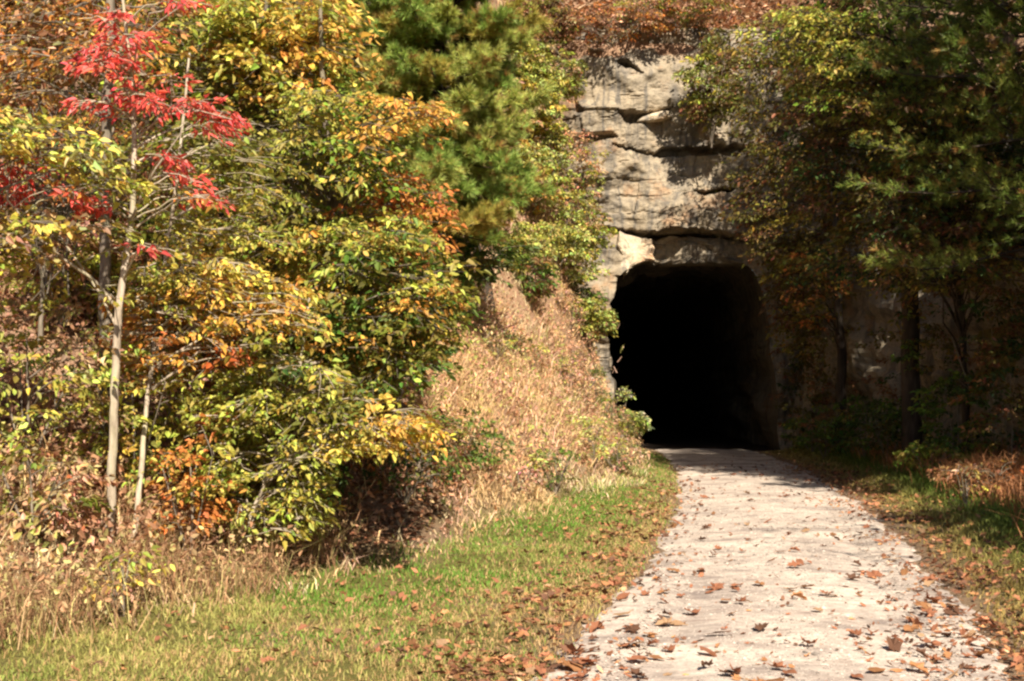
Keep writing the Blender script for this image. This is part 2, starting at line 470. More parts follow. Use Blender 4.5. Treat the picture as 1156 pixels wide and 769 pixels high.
# snap the rim to the outline
edge_m = np.zeros_like(ins)
edge_m[1:, :] |= ins[:-1, :]; edge_m[:-1, :] |= ins[1:, :]; edge_m[:, 1:] |= ins[:, :-1]; edge_m[:, :-1] |= ins[:, 1:]
edge_m |= np.roll(np.roll(ins, 1, 0), 1, 1) | np.roll(np.roll(ins, 1, 0), -1, 1) | np.roll(np.roll(ins, -1, 0), 1, 1) | np.roll(np.roll(ins, -1, 0), -1, 1)
edge_m &= ~ins
ei = np.argwhere(edge_m)
for a, b in ei:
    k = np.argmin((ox - FX[a, b]) ** 2 + (oz - FZ[a, b]) ** 2)
    FX[a, b] = ox[k]; FZ[a, b] = oz[k]
fi = np.arange(nx_ * ny_).reshape(ny_, nx_)
fq = np.stack([fi[:-1, :-1], fi[:-1, 1:], fi[1:, 1:], fi[1:, :-1]], -1).reshape(-1, 4)
fq = fq[~ins.ravel()[fq].any(1)]
tun = thing('rock_tunnel', 'black tunnel mouth cut through the cracked tan sandstone cliff ending the path', 'tunnel', (tcx, 35.0, 0))
f_me = mesh_np('rock_face', np.stack([FX, FY, FZ], -1).reshape(-1, 3), fq.ravel(), np.arange(len(fq)) * 4, M_ROCK, None, False)
face = link('rock_face', f_me, tun)
# bore: rings from the rim inwards
rimy = np.array([FY[np.clip(int((z + .4) / .035), 0, ny_ - 1), np.clip(int((x + 2.5) / .035), 0, nx_ - 1)] for x, z in zip(ox, oz)])
steps = np.concatenate([[0, .12, .3, .6, 1, 1.5, 2.2, 3], np.arange(4, 66, 1.2)])
bx = FX[ei[:, 0], ei[:, 1]]; bz = FZ[ei[:, 0], ei[:, 1]]; by_ = FY[ei[:, 0], ei[:, 1]]
near_ = [int(np.argmin((bx - a) ** 2 + (bz - b) ** 2)) for a, b in zip(ox, oz)]
rings = [np.stack([bx[near_], by_[near_], bz[near_]], 1)]
rimy = by_[near_]
steps = steps[1:]
for k, s in enumerate(steps):
    amp = min(1, s / 2.5)
    nn = fbm(ss * 1.1, ss * 0 + s * .9, seed=91, o=4) * .26 * amp
    rx_, rz_ = ox - tcx, oz - tcz
    rr = np.hypot(rx_, rz_)
    sc = (rr + nn + .06 * amp) / rr
    yy = rimy * (1 - min(1, s / 2.0)) + 35.2 * min(1, s / 2.0)
    rings.append(np.stack([tcx + rx_ * sc + .045 * s, yy + s, tcz + rz_ * sc], 1))
BV = np.concatenate(rings); nr = len(ox)
bi = np.arange(len(BV)).reshape(len(rings), nr)
bj = np.roll(np.arange(nr), -1)
bq = np.stack([bi[:-1, :], bi[:-1, bj], bi[1:, bj], bi[1:, :]], -1).reshape(-1, 4)
acc = Acc(); acc.add(BV, bq)
acc.add(np.concatenate([rings[-1], rings[-1].mean(0)[None]]), np.stack([np.arange(nr), bj, np.full(nr, nr)], 1))
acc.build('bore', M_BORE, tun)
# tunnel floor earth under the path, coloured dark for the unlit bore
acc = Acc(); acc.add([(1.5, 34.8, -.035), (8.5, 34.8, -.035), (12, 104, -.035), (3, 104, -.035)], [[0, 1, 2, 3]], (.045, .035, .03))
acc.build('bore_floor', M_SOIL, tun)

def slab(name, pts, y_front, y_back, mat, parent, seed, amp=.06):
    """a rock slab: outline in photo pixels, given real thickness, roughened"""
    a = np.array(pts, float)
    x = fx(a[:, 0]); z = np.array([fz(p) for p in a[:, 1]])
    sl_ = np.concatenate([[0], np.cumsum(np.hypot(np.diff(np.append(x, x[0])), np.diff(np.append(z, z[0]))))])
    q = np.linspace(0, sl_[-1], 90, endpoint=False)
    x2 = np.interp(q, sl_, np.append(x, x[0])); z2 = np.interp(q, sl_, np.append(z, z[0]))
    cx_, cz_ = x2.mean(), z2.mean()
    ac = Acc(); L_ = []
    for k, (sc, yy) in enumerate(((.05, y_front - .03), (.3, y_front - .025), (.55, y_front - .015), (.78, y_front), (.93, y_front + .03), (1, y_front + .09), (1.0, (y_front + y_back) / 2), (1, y_back))):
        xx = cx_ + (x2 - cx_) * sc; zz = cz_ + (z2 - cz_) * sc
        L_.append(np.stack([xx, yy + .075 * zz - amp * fbm(xx * 3, zz * 4, seed=seed, o=4), zz], 1))
    v = np.concatenate(L_); n = 90
    ii = np.arange(len(v)).reshape(-1, n); jj = np.roll(np.arange(n), -1)
    ac.add(v, np.stack([ii[:-1], ii[1:], ii[1:, jj], ii[:-1, jj]], -1).reshape(-1, 4))
    ac.add(L_[0], [list(range(n))])
    o = ac.build(name, mat, parent)
    return o
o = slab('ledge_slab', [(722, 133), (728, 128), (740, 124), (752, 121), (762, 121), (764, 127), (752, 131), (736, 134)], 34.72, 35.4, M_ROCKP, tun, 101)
o['label'] = 'pale grey slab poking out under the upper crack'
o = slab('brow_slab', [(738, 273), (748, 270), (770, 268), (795, 268), (815, 269), (840, 273), (848, 296), (825, 296), (800, 295), (775, 296), (755, 297), (742, 294)], 35.12, 35.9, M_ROCKR, tun, 103, .12)
o['label'] = 'rough overhanging brow of rock over the tunnel mouth'
o = slab('sunlit_buttress', [(701, 259), (709, 263), (716, 265), (727, 268), (735, 270), (741, 279), (738, 287), (742, 293), (730, 294), (720, 298), (712, 302), (708, 310), (701, 300), (704, 288), (698, 276)], 34.78, 35.5, M_ROCKP, tun, 105, .05)  # lighter stone tone stands in for sunlight on this rock
o['label'] = 'bright sunlit pale rock beside the brow'

# shaded cutting wall along the path
wy = np.arange(2, 35.2, .11); wz = np.arange(-.3, 6.0, .11)
WY, WZ = np.meshgrid(wy, wz)
WX = np.interp(WY, WALL_Y, WALL_X)
wd = .5 * fbm(WY * .35, WZ * .4, seed=111, o=3) + .2 * fbm(WY * 1.1, WZ * 1.4, seed=113, o=4) + .05 * fbm(WY * 5, WZ * 5, seed=115, o=2)
cw = np.floor((WY + .4 * fbm(WY * .4, WZ * .4, seed=117, o=2)) / 1.1); cz = np.floor((WZ + .3 * fbm(WY * .3, WZ * .3, seed=118, o=2)) / 1.0)
wd += .34 * (_h(cw, cz, 0 * cw, 8) - .5)
near_face = sstep(35.1, 33.5, WY)
WXX = WX + .08 * WZ - wd * (.35 + .65 * near_face)
wi = np.arange(WX.size).reshape(WX.shape)
wq = np.stack([wi[:-1, :-1], wi[1:, :-1], wi[1:, 1:], wi[:-1, 1:]], -1).reshape(-1, 4)
w_me = mesh_np('rock_wall', np.stack([WXX, WY, WZ], -1).reshape(-1, 3), wq.ravel(), np.arange(len(wq)) * 4, M_ROCKD, None, False)
wall = link('rock_wall', w_me)
wall['label'] = 'dark shaded mossy rock wall of the cutting beside the path'; wall['category'] = 'rock wall'

# ------------------------------------------------------------------ foliage palette (albedo)
YG = (.38, .36, .07); Y = (.62, .48, .10); YO = (.60, .35, .075); OR = (.52, .215, .055); RU = (.36, .115, .03)
RED = (.80, .12, .095); G = (.11, .17, .03); DG = (.05, .085, .02); OL = (.20, .19, .035); BR = (.24, .125, .055)
TAN = (.46, .31, .16); DBR0 = (.13, .065, .03); LG = (.40, .43, .13); PK = (.50, .27, .16); GR = (.17, .22, .03)

def jit(c, n, rng, h=.16, v=.28):
    c = np.asarray(c, float)
    k = np.exp(rng.normal(0, v, (n, 1))) * np.exp(rng.normal(0, h, (n, 3)))
    return np.clip(c * k, .008, .85)

class Tree:
    def __init__(s, name, label, cat, base, trunk_px=None, trunk=None, r0=.05, r1=.012, bark=None, seed=1, group=None, leafmat=None):
        s.rng = np.random.default_rng(seed)
        s.t = thing(name, label, cat, tuple(float(v) for v in base), group)
        s.trunk_pts = np.asarray(trunk, float)
        s.bark = bark or M_GREYB; s.lm = leafmat or M_LEAF
        s.wood = Acc(); s.limb = s.wood; s.leaf = Acc()
        p = s.trunk_pts
        # densify and wobble
        q = np.linspace(0, len(p) - 1, max(8, 5 * len(p)))
        pp = np.stack([np.interp(q, np.arange(len(p)), p[:, i]) for i in range(3)], 1)
        wob = s.rng.normal(0, r0 * .10, (len(q), 3)); wob[0] = 0
        pp = pp + wob
        s.tp = pp
        rr = r0 + (r1 - r0) * np.linspace(0, 1, len(q)) ** .8
        rr[0] *= 1.35
        s.tr = rr
        s.wood.tube(pp, rr, 8)
    def fork(s, pts, r0, r1):
        p = np.asarray(pts, float)
        q = np.linspace(0, len(p) - 1, 4 * len(p))
        pp = np.stack([np.interp(q, np.arange(len(p)), p[:, i]) for i in range(3)], 1)
        s.wood.tube(pp, np.linspace(r0, r1, len(q)), 6)
        s.tp = np.concatenate([s.tp, pp]); s.tr = np.concatenate([s.tr, np.linspace(r0, r1, len(q))])
    def limb_to(s, c, r=.012, twigs=3, rise=.35):
        hd = np.hypot(s.tp[:, 0] - c[0], s.tp[:, 1] - c[1])
        cost = np.abs(s.tp[:, 2] - (c[2] - rise * hd)) + .6 * hd
        k = int(np.argmin(cost)); a = s.tp[k]
        ln = np.linalg.norm(c - a)
        t = np.linspace(0, 1, 7)[:, None]
        mid = a * (1 - t) + c * t + np.array([0, 0, 1]) * (.10 * ln * np.sin(t * math.pi)) + s.rng.normal(0, .02 * ln, (7, 3)) * np.sin(t * math.pi)
        s.limb.tube(mid, np.linspace(min(r * (.7 + ln * .3), s.tr[k] * .7), r * .25, 7), 5)
        return a
    def spray(s, c, length, n, Lf, col, tilt=.3, a=None, wr=.55, hz=.14, vz=.28, pair=False, twig=True, limb=True, up=1.0):
        rng = s.rng; c = np.asarray(c, float)
        if a is None: a = s.limb_to(c) if limb else s.tp[int(np.argmin(np.linalg.norm(s.tp - c, axis=1)))]
        out = c - a; out[2] = 0
        yaw = math.atan2(out[1], out[0]) + rng.normal(0, .7)
        ax = np.array([math.cos(yaw), math.sin(yaw), rng.normal(0, .12)])
        u = np.array([rng.normal(0, tilt), rng.normal(0, tilt) - .12, up]); u -= ax * (u @ ax); u /= np.linalg.norm(u)
        sd = np.cross(u, ax)
        t = rng.uniform(0, 1, n) ** .8
        wv = rng.uniform(-1, 1, n) * .42 * length * (1.05 - .6 * t)
        p = c + ax * ((t - .45) * length)[:, None] + sd * wv[:, None] + u * (rng.normal(0, .055, n) * length)[:, None]
        p[:, 2] -= .22 * length * (np.abs(wv) / length + np.clip(t - .4, 0, 1)) ** 1.5
        d = ax * .6 + sd * np.sign(wv)[:, None] * .7 + rnd_unit(n, rng) * .55
        d[:, 2] -= .28
        nr_ = u + rnd_unit(n, rng) * .75
        L = Lf * np.clip(np.exp(rng.normal(-.15, .30, n)), .35, 1.3)
        leaves_into(s.leaf, p, d, nr_, L, L * wr * rng.uniform(.8, 1.15, n), jit(col, n, rng, hz, vz))
        if twig:
            for k in range(3):
                w = (k - 1) * .28 * length
                e_ = c + ax * .42 * length + sd * w; e_[2] -= .12 * length
                s.limb.tube([c - ax * .4 * length, c + sd * w * .35, e_], [.006, .004, .002], 3)
    def done(s):
        s.wood.build('trunk', s.bark, s.t, True)
        s.leaf.build('crown', s.lm, s.t)
        return s.t

def gbase(px, d):
    d = max(d, .1); x = (px - 578) * d / F0
    return np.array([x, d, float(gz(x, d))])
def P(px, py, d): return at(px, py, d)
def on_ground(b): return np.array([b[0], b[1], b[2] - .06])

# colour field of the left-hand wood
ANCH = [
    (20, 40, OR), (60, 20, YO), (30, 90, BR), (90, 150, BR), (60, 180, BR), (260, 30, YG), (330, 40, Y), (300, 90, YG), (380, 30, YO), (230, 110, OL),
    (400, 60, GR), (350, 130, YG), (250, 200, YG), (240, 150, OL), (330, 190, OL), (430, 150, YO), (470, 130, YO), (400, 180, GR), (380, 210, YG),
    (440, 260, OR), (420, 290, YG), (370, 290, Y), (280, 250, YG), (230, 290, Y), (290, 310, Y), (350, 330, Y), (280, 340, YO), (190, 330, YG), (200, 390, YO),
    (230, 410, RU), (160, 380, OR), (180, 440, YG), (270, 440, YG), (340, 430, YG), (400, 420, OL), (330, 480, YG), (430, 480, Y), (470, 485, YO), (380, 390, DG),
    (390, 370, YO), (440, 340, OL), (100, 520, YG), (140, 510, Y), (60, 480, YG), (30, 440, YG), (210, 550, RU), (215, 590, RU), (290, 580, YG), (330, 560, YG),
    (260, 520, YG), (80, 400, YG), (50, 370, OL), (480, 240, OR), (500, 200, GR), (450, 380, DG), (350, 250, OL), (160, 200, OL), (200, 230, YG), (310, 380, OL), (360, 470, OL), (420, 440, OL)]
AP = np.array([(a, b) for a, b, _ in ANCH], float); AC = np.array([c for _, _, c in ANCH])
def field(px, py, rng):
    d2 = ((AP - (px, py)) ** 2).sum(1)
    k = np.argsort(d2)[:3]
    w = 1 / (d2[k] + 300); w /= w.sum()
    return AC[rng.choice(k, p=w)]

def pick(poly, rng):
    poly = np.asarray(poly, float)
    lo, hi = poly.min(0), poly.max(0)
    while True:
        p = rng.uniform(lo, hi); c = False; j = len(poly) - 1
        for i in range(len(poly)):
            if (poly[i, 1] > p[1]) != (poly[j, 1] > p[1]) and p[0] < (poly[j, 0] - poly[i, 0]) * (p[1] - poly[i, 1]) / (poly[j, 1] - poly[i, 1]) + poly[i, 0]: c = not c
            j = i
        if c: return p

DENS = 1.8
def fill(tr, poly, d, dd, n, length=.75, nl=45, Lf=.085, colf=None, **kw):
    for _ in range(int(n * DENS)):
        p = pick(poly, tr.rng)
        dist = d + tr.rng.uniform(-dd, dd)
        c = P(p[0], p[1], dist)
        g = float(gz(c[0], c[1]))
        if c[2] < g + .12: continue
        col = (colf(p[0], p[1], tr.rng) if callable(colf) else colf) if colf is not None else field(p[0], p[1], tr.rng)
        kk = dict(kw); kk.setdefault('limb', tr.rng.random() < .3)
        tr.spray(c, length * tr.rng.uniform(.65, 1.3), int(nl * tr.rng.uniform(.6, 1.3)), Lf, col, **kk)

def mixcol(*cs):
    def f(px, py, rng): return cs[rng.integers(len(cs))]
    return f

# ---------------- left wood, front to back
# red maple sapling with pale forked trunk
b = gbase(124, 10.0)
red = Tree('red_maple_tree', 'slender pale forked trunk with bright red leaves on its upper branches', 'tree', b,
           trunk=[on_ground(b), P(126, 560, 10), P(128, 480, 10), P(131, 400, 10), P(134, 350, 10)], r0=.036, r1=.030, bark=M_PALE, seed=11)
red.fork([P(134, 350, 10), P(141, 300, 10), P(150, 235, 10.05), P(152, 160, 10.1), P(149, 90, 10.2), P(141, 20, 10.2), P(132, -60, 10.3)], .030, .010)
red.fork([P(134, 350, 10), P(105, 315, 9.9), P(75, 295, 9.8), P(45, 270, 9.7), P(8, 225, 9.6)], .014, .006)
red.fork([P(148, 250, 10), P(162, 215, 9.9), P(176, 190, 9.8), P(205, 150, 9.7)], .012, .005)
red.fork([P(132, 370, 10), P(112, 330, 10.1), P(70, 270, 10.3), P(30, 235, 10.4)], .012, .005)
red.fork([P(150, 160, 10.1), P(185, 130, 10.0), P(225, 125, 9.8), P(262, 135, 9.7)], .010, .004)
for (px, py, r, n) in [(112, 25, 26, 3), (125, 55, 42, 6), (150, 40, 30, 3), (110, 72, 30, 3), (150, 95, 40, 6), (115, 115, 24, 2), (170, 105, 30, 4), (185, 88, 20, 2), (205, 112, 26, 2),
                       (225, 130, 26, 4), (255, 133, 26, 4), (212, 120, 20, 3), (185, 188, 24, 4), (205, 200, 22, 3), (225, 215, 20, 3), (22, 200, 30, 4), (12, 208, 20, 3), (85, 224, 26, 4), (110, 228, 22, 2), (198, 4, 20, 3), (165, 272, 14, 1)]:
    for k in range(n):
        c = P(px + red.rng.normal(0, r * .42), py + red.rng.normal(0, r * .30), 9.9 + red.rng.normal(0, .25))
        red.spray(c, .30, 30, .075, RED if red.rng.random() > .12 else OR, tilt=.45, wr=.36, hz=.16, vz=.40)
fill(red, [(100, 250), (190, 250), (200, 340), (120, 340)], 10, .3, 4, .35, 14, .07, YG)
red.done()

# duller straight trunk behind it
b = gbase(118, 11.2)
tr = Tree('grey_trunk_tree', 'straight grey-brown trunk standing close behind the red-leaved tree', 'tree', b,
          trunk=[on_ground(b), P(120, 480, 11.2), P(118, 330, 11.2), P(117, 200, 11.2), P(124, 60, 11.2), P(126, -90, 11.2)], r0=.062, r1=.035, bark=M_GREYB, seed=12)
fill(tr, [(0, 5), (110, 0), (200, 10), (180, 60), (60, 110), (0, 110)], 11.6, .8, 34, .6, 34, .075, mixcol(OR, YO, BR, BR, TAN))
fill(tr, [(40, 140), (190, 130), (190, 250), (60, 260)], 11.8, .6, 14, .5, 24, .07, mixcol(BR, OL, BR))
tr.done()

# yellow-green bough tree rooted just outside the frame
b = gbase(-70, 9.6)
tr = Tree('yellow_leaf_tree', 'leaning tree at the picture edge with yellow boughs below the red leaves', 'tree', b,
          trunk=[on_ground(b), P(-65, 450, 9.6), P(-50, 250, 9.6), P(-40, 60, 9.6), P(-30, -60, 9.6)], r0=.05, r1=.02, bark=M_GREYB, seed=13)
fill(tr, [(-60, 110), (20, 120), (110, 165), (150, 200), (135, 225), (60, 185), (0, 165), (-60, 165)], 9.6, .4, 26, .42, 34, .075, mixcol(Y, Y, YG, LG))
fill(tr, [(-60, 230), (60, 235), (120, 262), (60, 300), (-60, 310)], 9.7, .4, 20, .42, 32, .075, mixcol(YG, Y, TAN))
tr.done()

# thin pale stems of the understorey
b = gbase(150, 10.2)
tr = Tree('yellow_leaf_tree', 'thin pale stem with orange and gold leaves beside the red-leaved tree', 'tree', b,
          trunk=[on_ground(b), P(157, 560, 10.3), P(166, 450, 10.6), P(182, 330, 11), P(200, 200, 11.1), P(214, 60, 11.2)], r0=.028, r1=.010, bark=M_PALE, seed=14)
fill(tr, [(150, 300), (300, 290), (350, 330), (345, 365), (230, 430), (150, 430), (135, 370)], 11, .6, 80, .44, 36, .066)
fill(tr, [(180, 280), (250, 270), (260, 340), (190, 345)], 10.9, .4, 14, .42, 36, .066, mixcol(Y, YO))
fill(tr, [(170, 150), (290, 140), (310, 280), (190, 270)], 11.3, .5, 40, .46, 32, .066)
tr.done()

b = gbase(232, 11.0)
tr = Tree('yellow_leaf_tree', 'leaning bare-stemmed sapling with low yellow-green layers over the grass edge', 'tree', b,
          trunk=[on_ground(b), P(252, 630, 11), P(276, 598, 11), P(305, 530, 11.1), P(335, 440, 11.3), P(350, 330, 11.6)], r0=.024, r1=.010, bark=M_PALE, seed=15)
fill(tr, [(235, 420), (330, 400), (470, 465), (480, 495), (380, 520), (340, 610), (270, 600), (235, 520)], 11.2, .7, 120, .42, 40, .066)
fill(tr, [(400, 470), (480, 478), (480, 492), (410, 500)], 10.8, .3, 9, .4, 40, .066, mixcol(Y, YO))
tr.done()

b = gbase(372, 13.4)
tr = Tree('yellow_leaf_tree', 'broad understorey tree with layered gold, orange and green boughs over a dark hollow', 'tree', b,
          trunk=[on_ground(b), P(374, 540, 13.4), P(380, 420, 13.5), P(378, 280, 13.6), P(366, 120, 13.7), P(360, -20, 13.7)], r0=.07, r1=.02, bark=M_GREYB, seed=16)
fill(tr, [(220, 130), (380, 130), (500, 230), (470, 290), (410, 380), (300, 430), (230, 380)], 13.2, 1.0, 170, .62, 46, .076)
fill(tr, [(330, 100), (490, 115), (480, 150), (400, 180), (340, 150)], 12.8, .5, 24, .55, 42, .08)
fill(tr, [(370, 270), (470, 250), (515, 330), (485, 420), (400, 440), (350, 400)], 12.0, .6, 90, .6, 46, .078, mixcol(OL, YG, G, YO, OL))
fill(tr, [(340, 240), (460, 235), (470, 275), (370, 310), (330, 290)], 12.6, .4, 16, .55, 40, .08, mixcol(YO, YG, YG))
tr.done()

b = gbase(285, 15.5)
tr = Tree('yellow_leaf_tree', 'tall yellow-crowned tree rising behind the orange-leaved understorey', 'tree', b,
          trunk=[on_ground(b), P(290, 420, 15.5), P(292, 250, 15.5), P(300, 80, 15.6), P(305, -80, 15.6)], r0=.10, r1=.04, bark=M_GREYB, seed=17)
fill(tr, [(180, -20), (380, -20), (392, 90), (385, 170), (230, 170), (180, 90)], 15.2, 1.5, 135, .85, 44, .10)
fill(tr, [(240, 0), (365, 0), (365, 110), (260, 110)], 14.2, .5, 40, .7, 44, .10, mixcol(Y, YG, YO))
tr.done()

# shrubs along the foot of the bank
def shrub(label, px, d, w, h, cols, n, seed, Lf=.062, nl=42, group=None, name='leafy_shrub', bark=None, base=None, length=.4):
    b = gbase(px, d) if base is None else np.asarray(base, float)
    rng = np.random.default_rng(seed)
    top = b + (0, 0, h * .7)
    tr = Tree(name, label, 'shrub', b, trunk=[b - (0, 0, .06), b + (0.02, 0, h * .3), top], r0=.018, r1=.006, bark=bark or M_GREYB, seed=seed, group=group)
    for k in range(4):
        a = rng.uniform(0, 6.28)
        tr.fork([b, b + (math.cos(a) * w * .2, math.sin(a) * w * .2, h * .4), b + (math.cos(a) * w * .4, math.sin(a) * w * .4, h * .75)], .010, .004)
    for k in range(n):
        u = rnd_unit(1, rng)[0] * rng.uniform(.35, 1) ** .6
        c = b + np.array([u[0] * w * .5, u[1] * w * .42, h * .58 + u[2] * h * .45])
        if c[2] < gz(c[0], c[1]) + .05: continue
        tr.spray(c, length * rng.uniform(.7, 1.2), int(nl * rng.uniform(.6, 1.3)), Lf, cols[rng.integers(len(cols))], twig=False)
    return tr.done()
shrub('lime-yellow bush at the foot of the slender pale trunk', 150, 10.8, 1.0, 1.35, [YG, Y, YG], 46, 31)
shrub('yellow-green bush at the picture edge below the yellow boughs', 30, 10.3, 1.5, 1.4, [YG, YG, LG, TAN], 50, 32)
shrub('rust-orange bush between the lime bush and the leaning sapling', 216, 10.4, .6, 1.15, [(.55, .23, .06), (.50, .21, .055), YG], 24, 33, Lf=.06)
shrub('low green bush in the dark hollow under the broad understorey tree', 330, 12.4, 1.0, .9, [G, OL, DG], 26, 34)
shrub('dark green bush where the hollow meets the dry slope', 512, 16.6, .9, .95, [G, OL, G], 34, 35)
shrub('tangled brown bush low at the picture edge over the dry weeds', 36, 9.6, .9, .7, [BR, TAN, PK, OL], 24, 36, Lf=.06)
shrub('sparse yellow-leaved bush on the rusty bank behind the trunks', 70, 13.0, 1.2, 1.2, [YG, YG, Y], 18, 37)
shrub('small pale yellow bush at the grass edge under the lime bush', 140, 9.2, .45, .5, [Y, TAN, YG], 9, 38, Lf=.06, nl=16)
shrub('brown-leaved bush beneath the gold leaves in the hollow', 300, 13.8, 1.4, 1.2, [BR, RU, OL], 34, 39)
shrub('rusty bush deep in the hollow beside the yellow sapling', 400, 14.8, 1.4, .8, [BR, BR, RU], 26, 40)

und = [(-4.1, 13.4, 1.9, 2.0, [BR, OL, YG], 'olive-brown thicket behind the orange-leaved stem'), (-3.2, 14.6, 1.8, 2.2, [G, OL, DG], 'dark green thicket behind the broad understorey tree'),
       (-5.6, 15.2, 2.2, 2.2, [BR, OR, OL], 'russet thicket on the bank behind the red-leaved tree'), (-2.4, 16.6, 1.8, 1.8, [OL, G, BR], 'green-brown thicket at the back of the dark hollow'),
       (-4.6, 17.4, 2.4, 2.6, [OL, YG, BR], 'yellowish thicket far back under the tall yellow crown'), (-2.6, 19.3, 2.0, 2.2, [G, OL, YO], 'green thicket below the trunk of the sunlit pine')]
for i, (x, y, w_, h_, cs, lb) in enumerate(und):
    shrub(lb, 0, 0, w_, h_, cs, 95, 240 + i, .09, 36, base=(x, y, float(gz(x, y))), length=.55)

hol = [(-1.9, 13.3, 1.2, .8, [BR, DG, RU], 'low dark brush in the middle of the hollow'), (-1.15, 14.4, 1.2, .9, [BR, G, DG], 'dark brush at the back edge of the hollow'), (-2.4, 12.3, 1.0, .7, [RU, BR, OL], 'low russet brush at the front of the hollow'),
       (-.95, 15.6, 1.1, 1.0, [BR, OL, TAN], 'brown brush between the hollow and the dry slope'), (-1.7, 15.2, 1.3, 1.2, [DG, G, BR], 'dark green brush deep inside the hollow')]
for i, (x, y, w_, h_, cs, lb) in enumerate(hol):  # brush added in dark colours so the hollow looks shaded
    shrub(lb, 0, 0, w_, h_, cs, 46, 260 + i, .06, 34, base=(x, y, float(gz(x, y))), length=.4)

# bare twiggy shrub top left
b = gbase(45, 12.4)
tr = Tree('bare_shrub', 'tangle of bare grey twigs behind the red leaves', 'shrub', b, trunk=[on_ground(b), P(48, 320, 12.4), P(52, 220, 12.4)], r0=.03, r1=.012, seed=41, bark=M_GREYB)
for k in range(46):
    p0 = P(50 + tr.rng.normal(0, 20), 260 + tr.rng.normal(0, 40), 12.4)
    p1 = P(tr.rng.uniform(-10, 190), tr.rng.uniform(80, 230), 12.4 + tr.rng.normal(0, .6))
    m_ = (p0 + p1) / 2 + tr.rng.normal(0, .12, 3)
    tr.limb.tube([p0, m_, p1], [.010, .007, .003], 4)
    e_ = p1 + tr.rng.normal(0, .25, 3); tr.limb.tube([m_, (m_ + e_) / 2 + tr.rng.normal(0, .04, 3), e_], [.006, .004, .002], 4)
fill(tr, [(0, 100), (150, 100), (180, 240), (0, 240)], 12.4, .5, 16, .4, 14, .06, mixcol(BR, BR, TAN), limb=False)
tr.done()

# ---------------- pines
def pine(label, base, height, rad, z0, n_wh, seed, cols, bark=M_DARKB, needle=.11, r0=.16, lean=(0, 0), tufts=1.0, group=None, per=6, dens=30, tap=.72):
    rng = np.random.default_rng(seed)
    b = np.asarray(base, float)
    tr = Tree('pine_tree', label, 'tree', b, trunk=[b - (0, 0, .1), b + (lean[0] * .3, lean[1] * .3, height * .33), b + (lean[0] * .7, lean[1] * .7, height * .7), b + (lean[0], lean[1], height)], r0=r0, r1=.03, bark=bark, seed=seed, group=group, leafmat=M_NEEDLE)
    P_, D_, C_ = [], [], []
    for i in range(n_wh):
        f = i / (n_wh - 1)
        zz = z0 + (height - z0) * f
        R_ = rad * (1 - tap * f) * rng.uniform(.85, 1.12)
        a0 = rng.uniform(0, 6.28)
        for k in range(per):
            a = a0 + k * 2 * math.pi / per + rng.normal(0, .2)
            R2 = R_ * rng.uniform(.62, 1.15); zj = rng.normal(0, .75 * (height - z0) / n_wh); sl_ = rng.normal(.22, .22)
            hd = np.array([math.cos(a), math.sin(a), 0])
            ori = np.array([b[0] + lean[0] * zz / height, b[1] + lean[1] * zz / height, b[2] + zz + zj])
            t = np.linspace(0, 1, 7)
            br = ori + hd * (R2 * t)[:, None] + np.array([0, 0, 1]) * (R2 * (sl_ * t - .45 * t ** 2 + .34 * t ** 3.5))[:, None]
            tr.limb.tube(br, np.linspace(.028, .006, 7), 5)
            nt_ = int(9 * R2 / 1.0 * tufts) + 4
            col = cols[rng.integers(len(cols))]
            for q in range(nt_):
                s = rng.uniform(.25, 1.0) if q > 1 else 1.0
                o_ = np.array([np.interp(s, t, br[:, j]) for j in range(3)])
                yaw = a + rng.choice([-1, 1]) * rng.uniform(.3, 1.2) if s < .98 else a
                tl = R2 * rng.uniform(.16, .34) * (1.15 - .5 * s)
                td = np.array([math.cos(yaw), math.sin(yaw), rng.uniform(-.25, .75)])
                tip = o_ + td * tl
                tr.limb.tube([o_, tip], [.006, .003], 3)
                for u in (.35, .7, 1.0):
                    pc = o_ + td * tl * u
                    dd_ = td + rnd_unit(dens, rng) * .95; dd_[:, 2] += .12
                    P_.append(np.repeat(pc[None], dens, 0) + rng.normal(0, .012, (dens, 3))); D_.append(dd_)
                    C_.append(jit(col, dens, rng, .10, .25) if rng.random() > .1 else jit((.34, .20, .06), dens, rng, .1, .2))
    pos = np.concatenate(P_); d = np.concatenate(D_); c = np.concatenate(C_)
    d /= np.linalg.norm(d, axis=1)[:, None]
    n = len(pos)
    L = needle * rng.uniform(.7, 1.2, n)
    sd = np.cross(d, rnd_unit(n, rng)); sd /= np.linalg.norm(sd, axis=1)[:, None]
    w = .011
    v = np.stack([pos - sd * w * .5, pos + sd * w * .5, pos + d * L[:, None]], 1).reshape(-1, 3)
    tr.leaf.add(v, np.arange(n * 3).reshape(-1, 3), np.repeat(c, 3, 0))
    return tr.done()

PG = (.30, .40, .09); PG2 = (.44, .47, .12); PG3 = (.11, .18, .05); PY_ = (.42, .36, .08)
b = gbase(468, 22)
pine('soft sunlit green pine leaning over the dry slope', b, 11.0, 1.5, 1.5, 40, 51, [PG, PG, PG2, PG2, PY_], r0=.11, tufts=3.2, needle=.14, dens=34, tap=.4, lean=(1.3, .3), per=7)
b = gbase(418, 24)
pine('tall pine partly hidden behind the sunlit pine', b, 12, 1.9, .8, 34, 52, [PG, PG2, PG2], r0=.14, tufts=2.6, needle=.14, tap=.4, per=7)
b = gbase(408, 17.0)
pine('young dark green pine crouching behind the broad understorey tree', b, 3.3, 1.15, .25, 14, 53, [PG3, PG, OL], r0=.06, tufts=2.4, needle=.10)

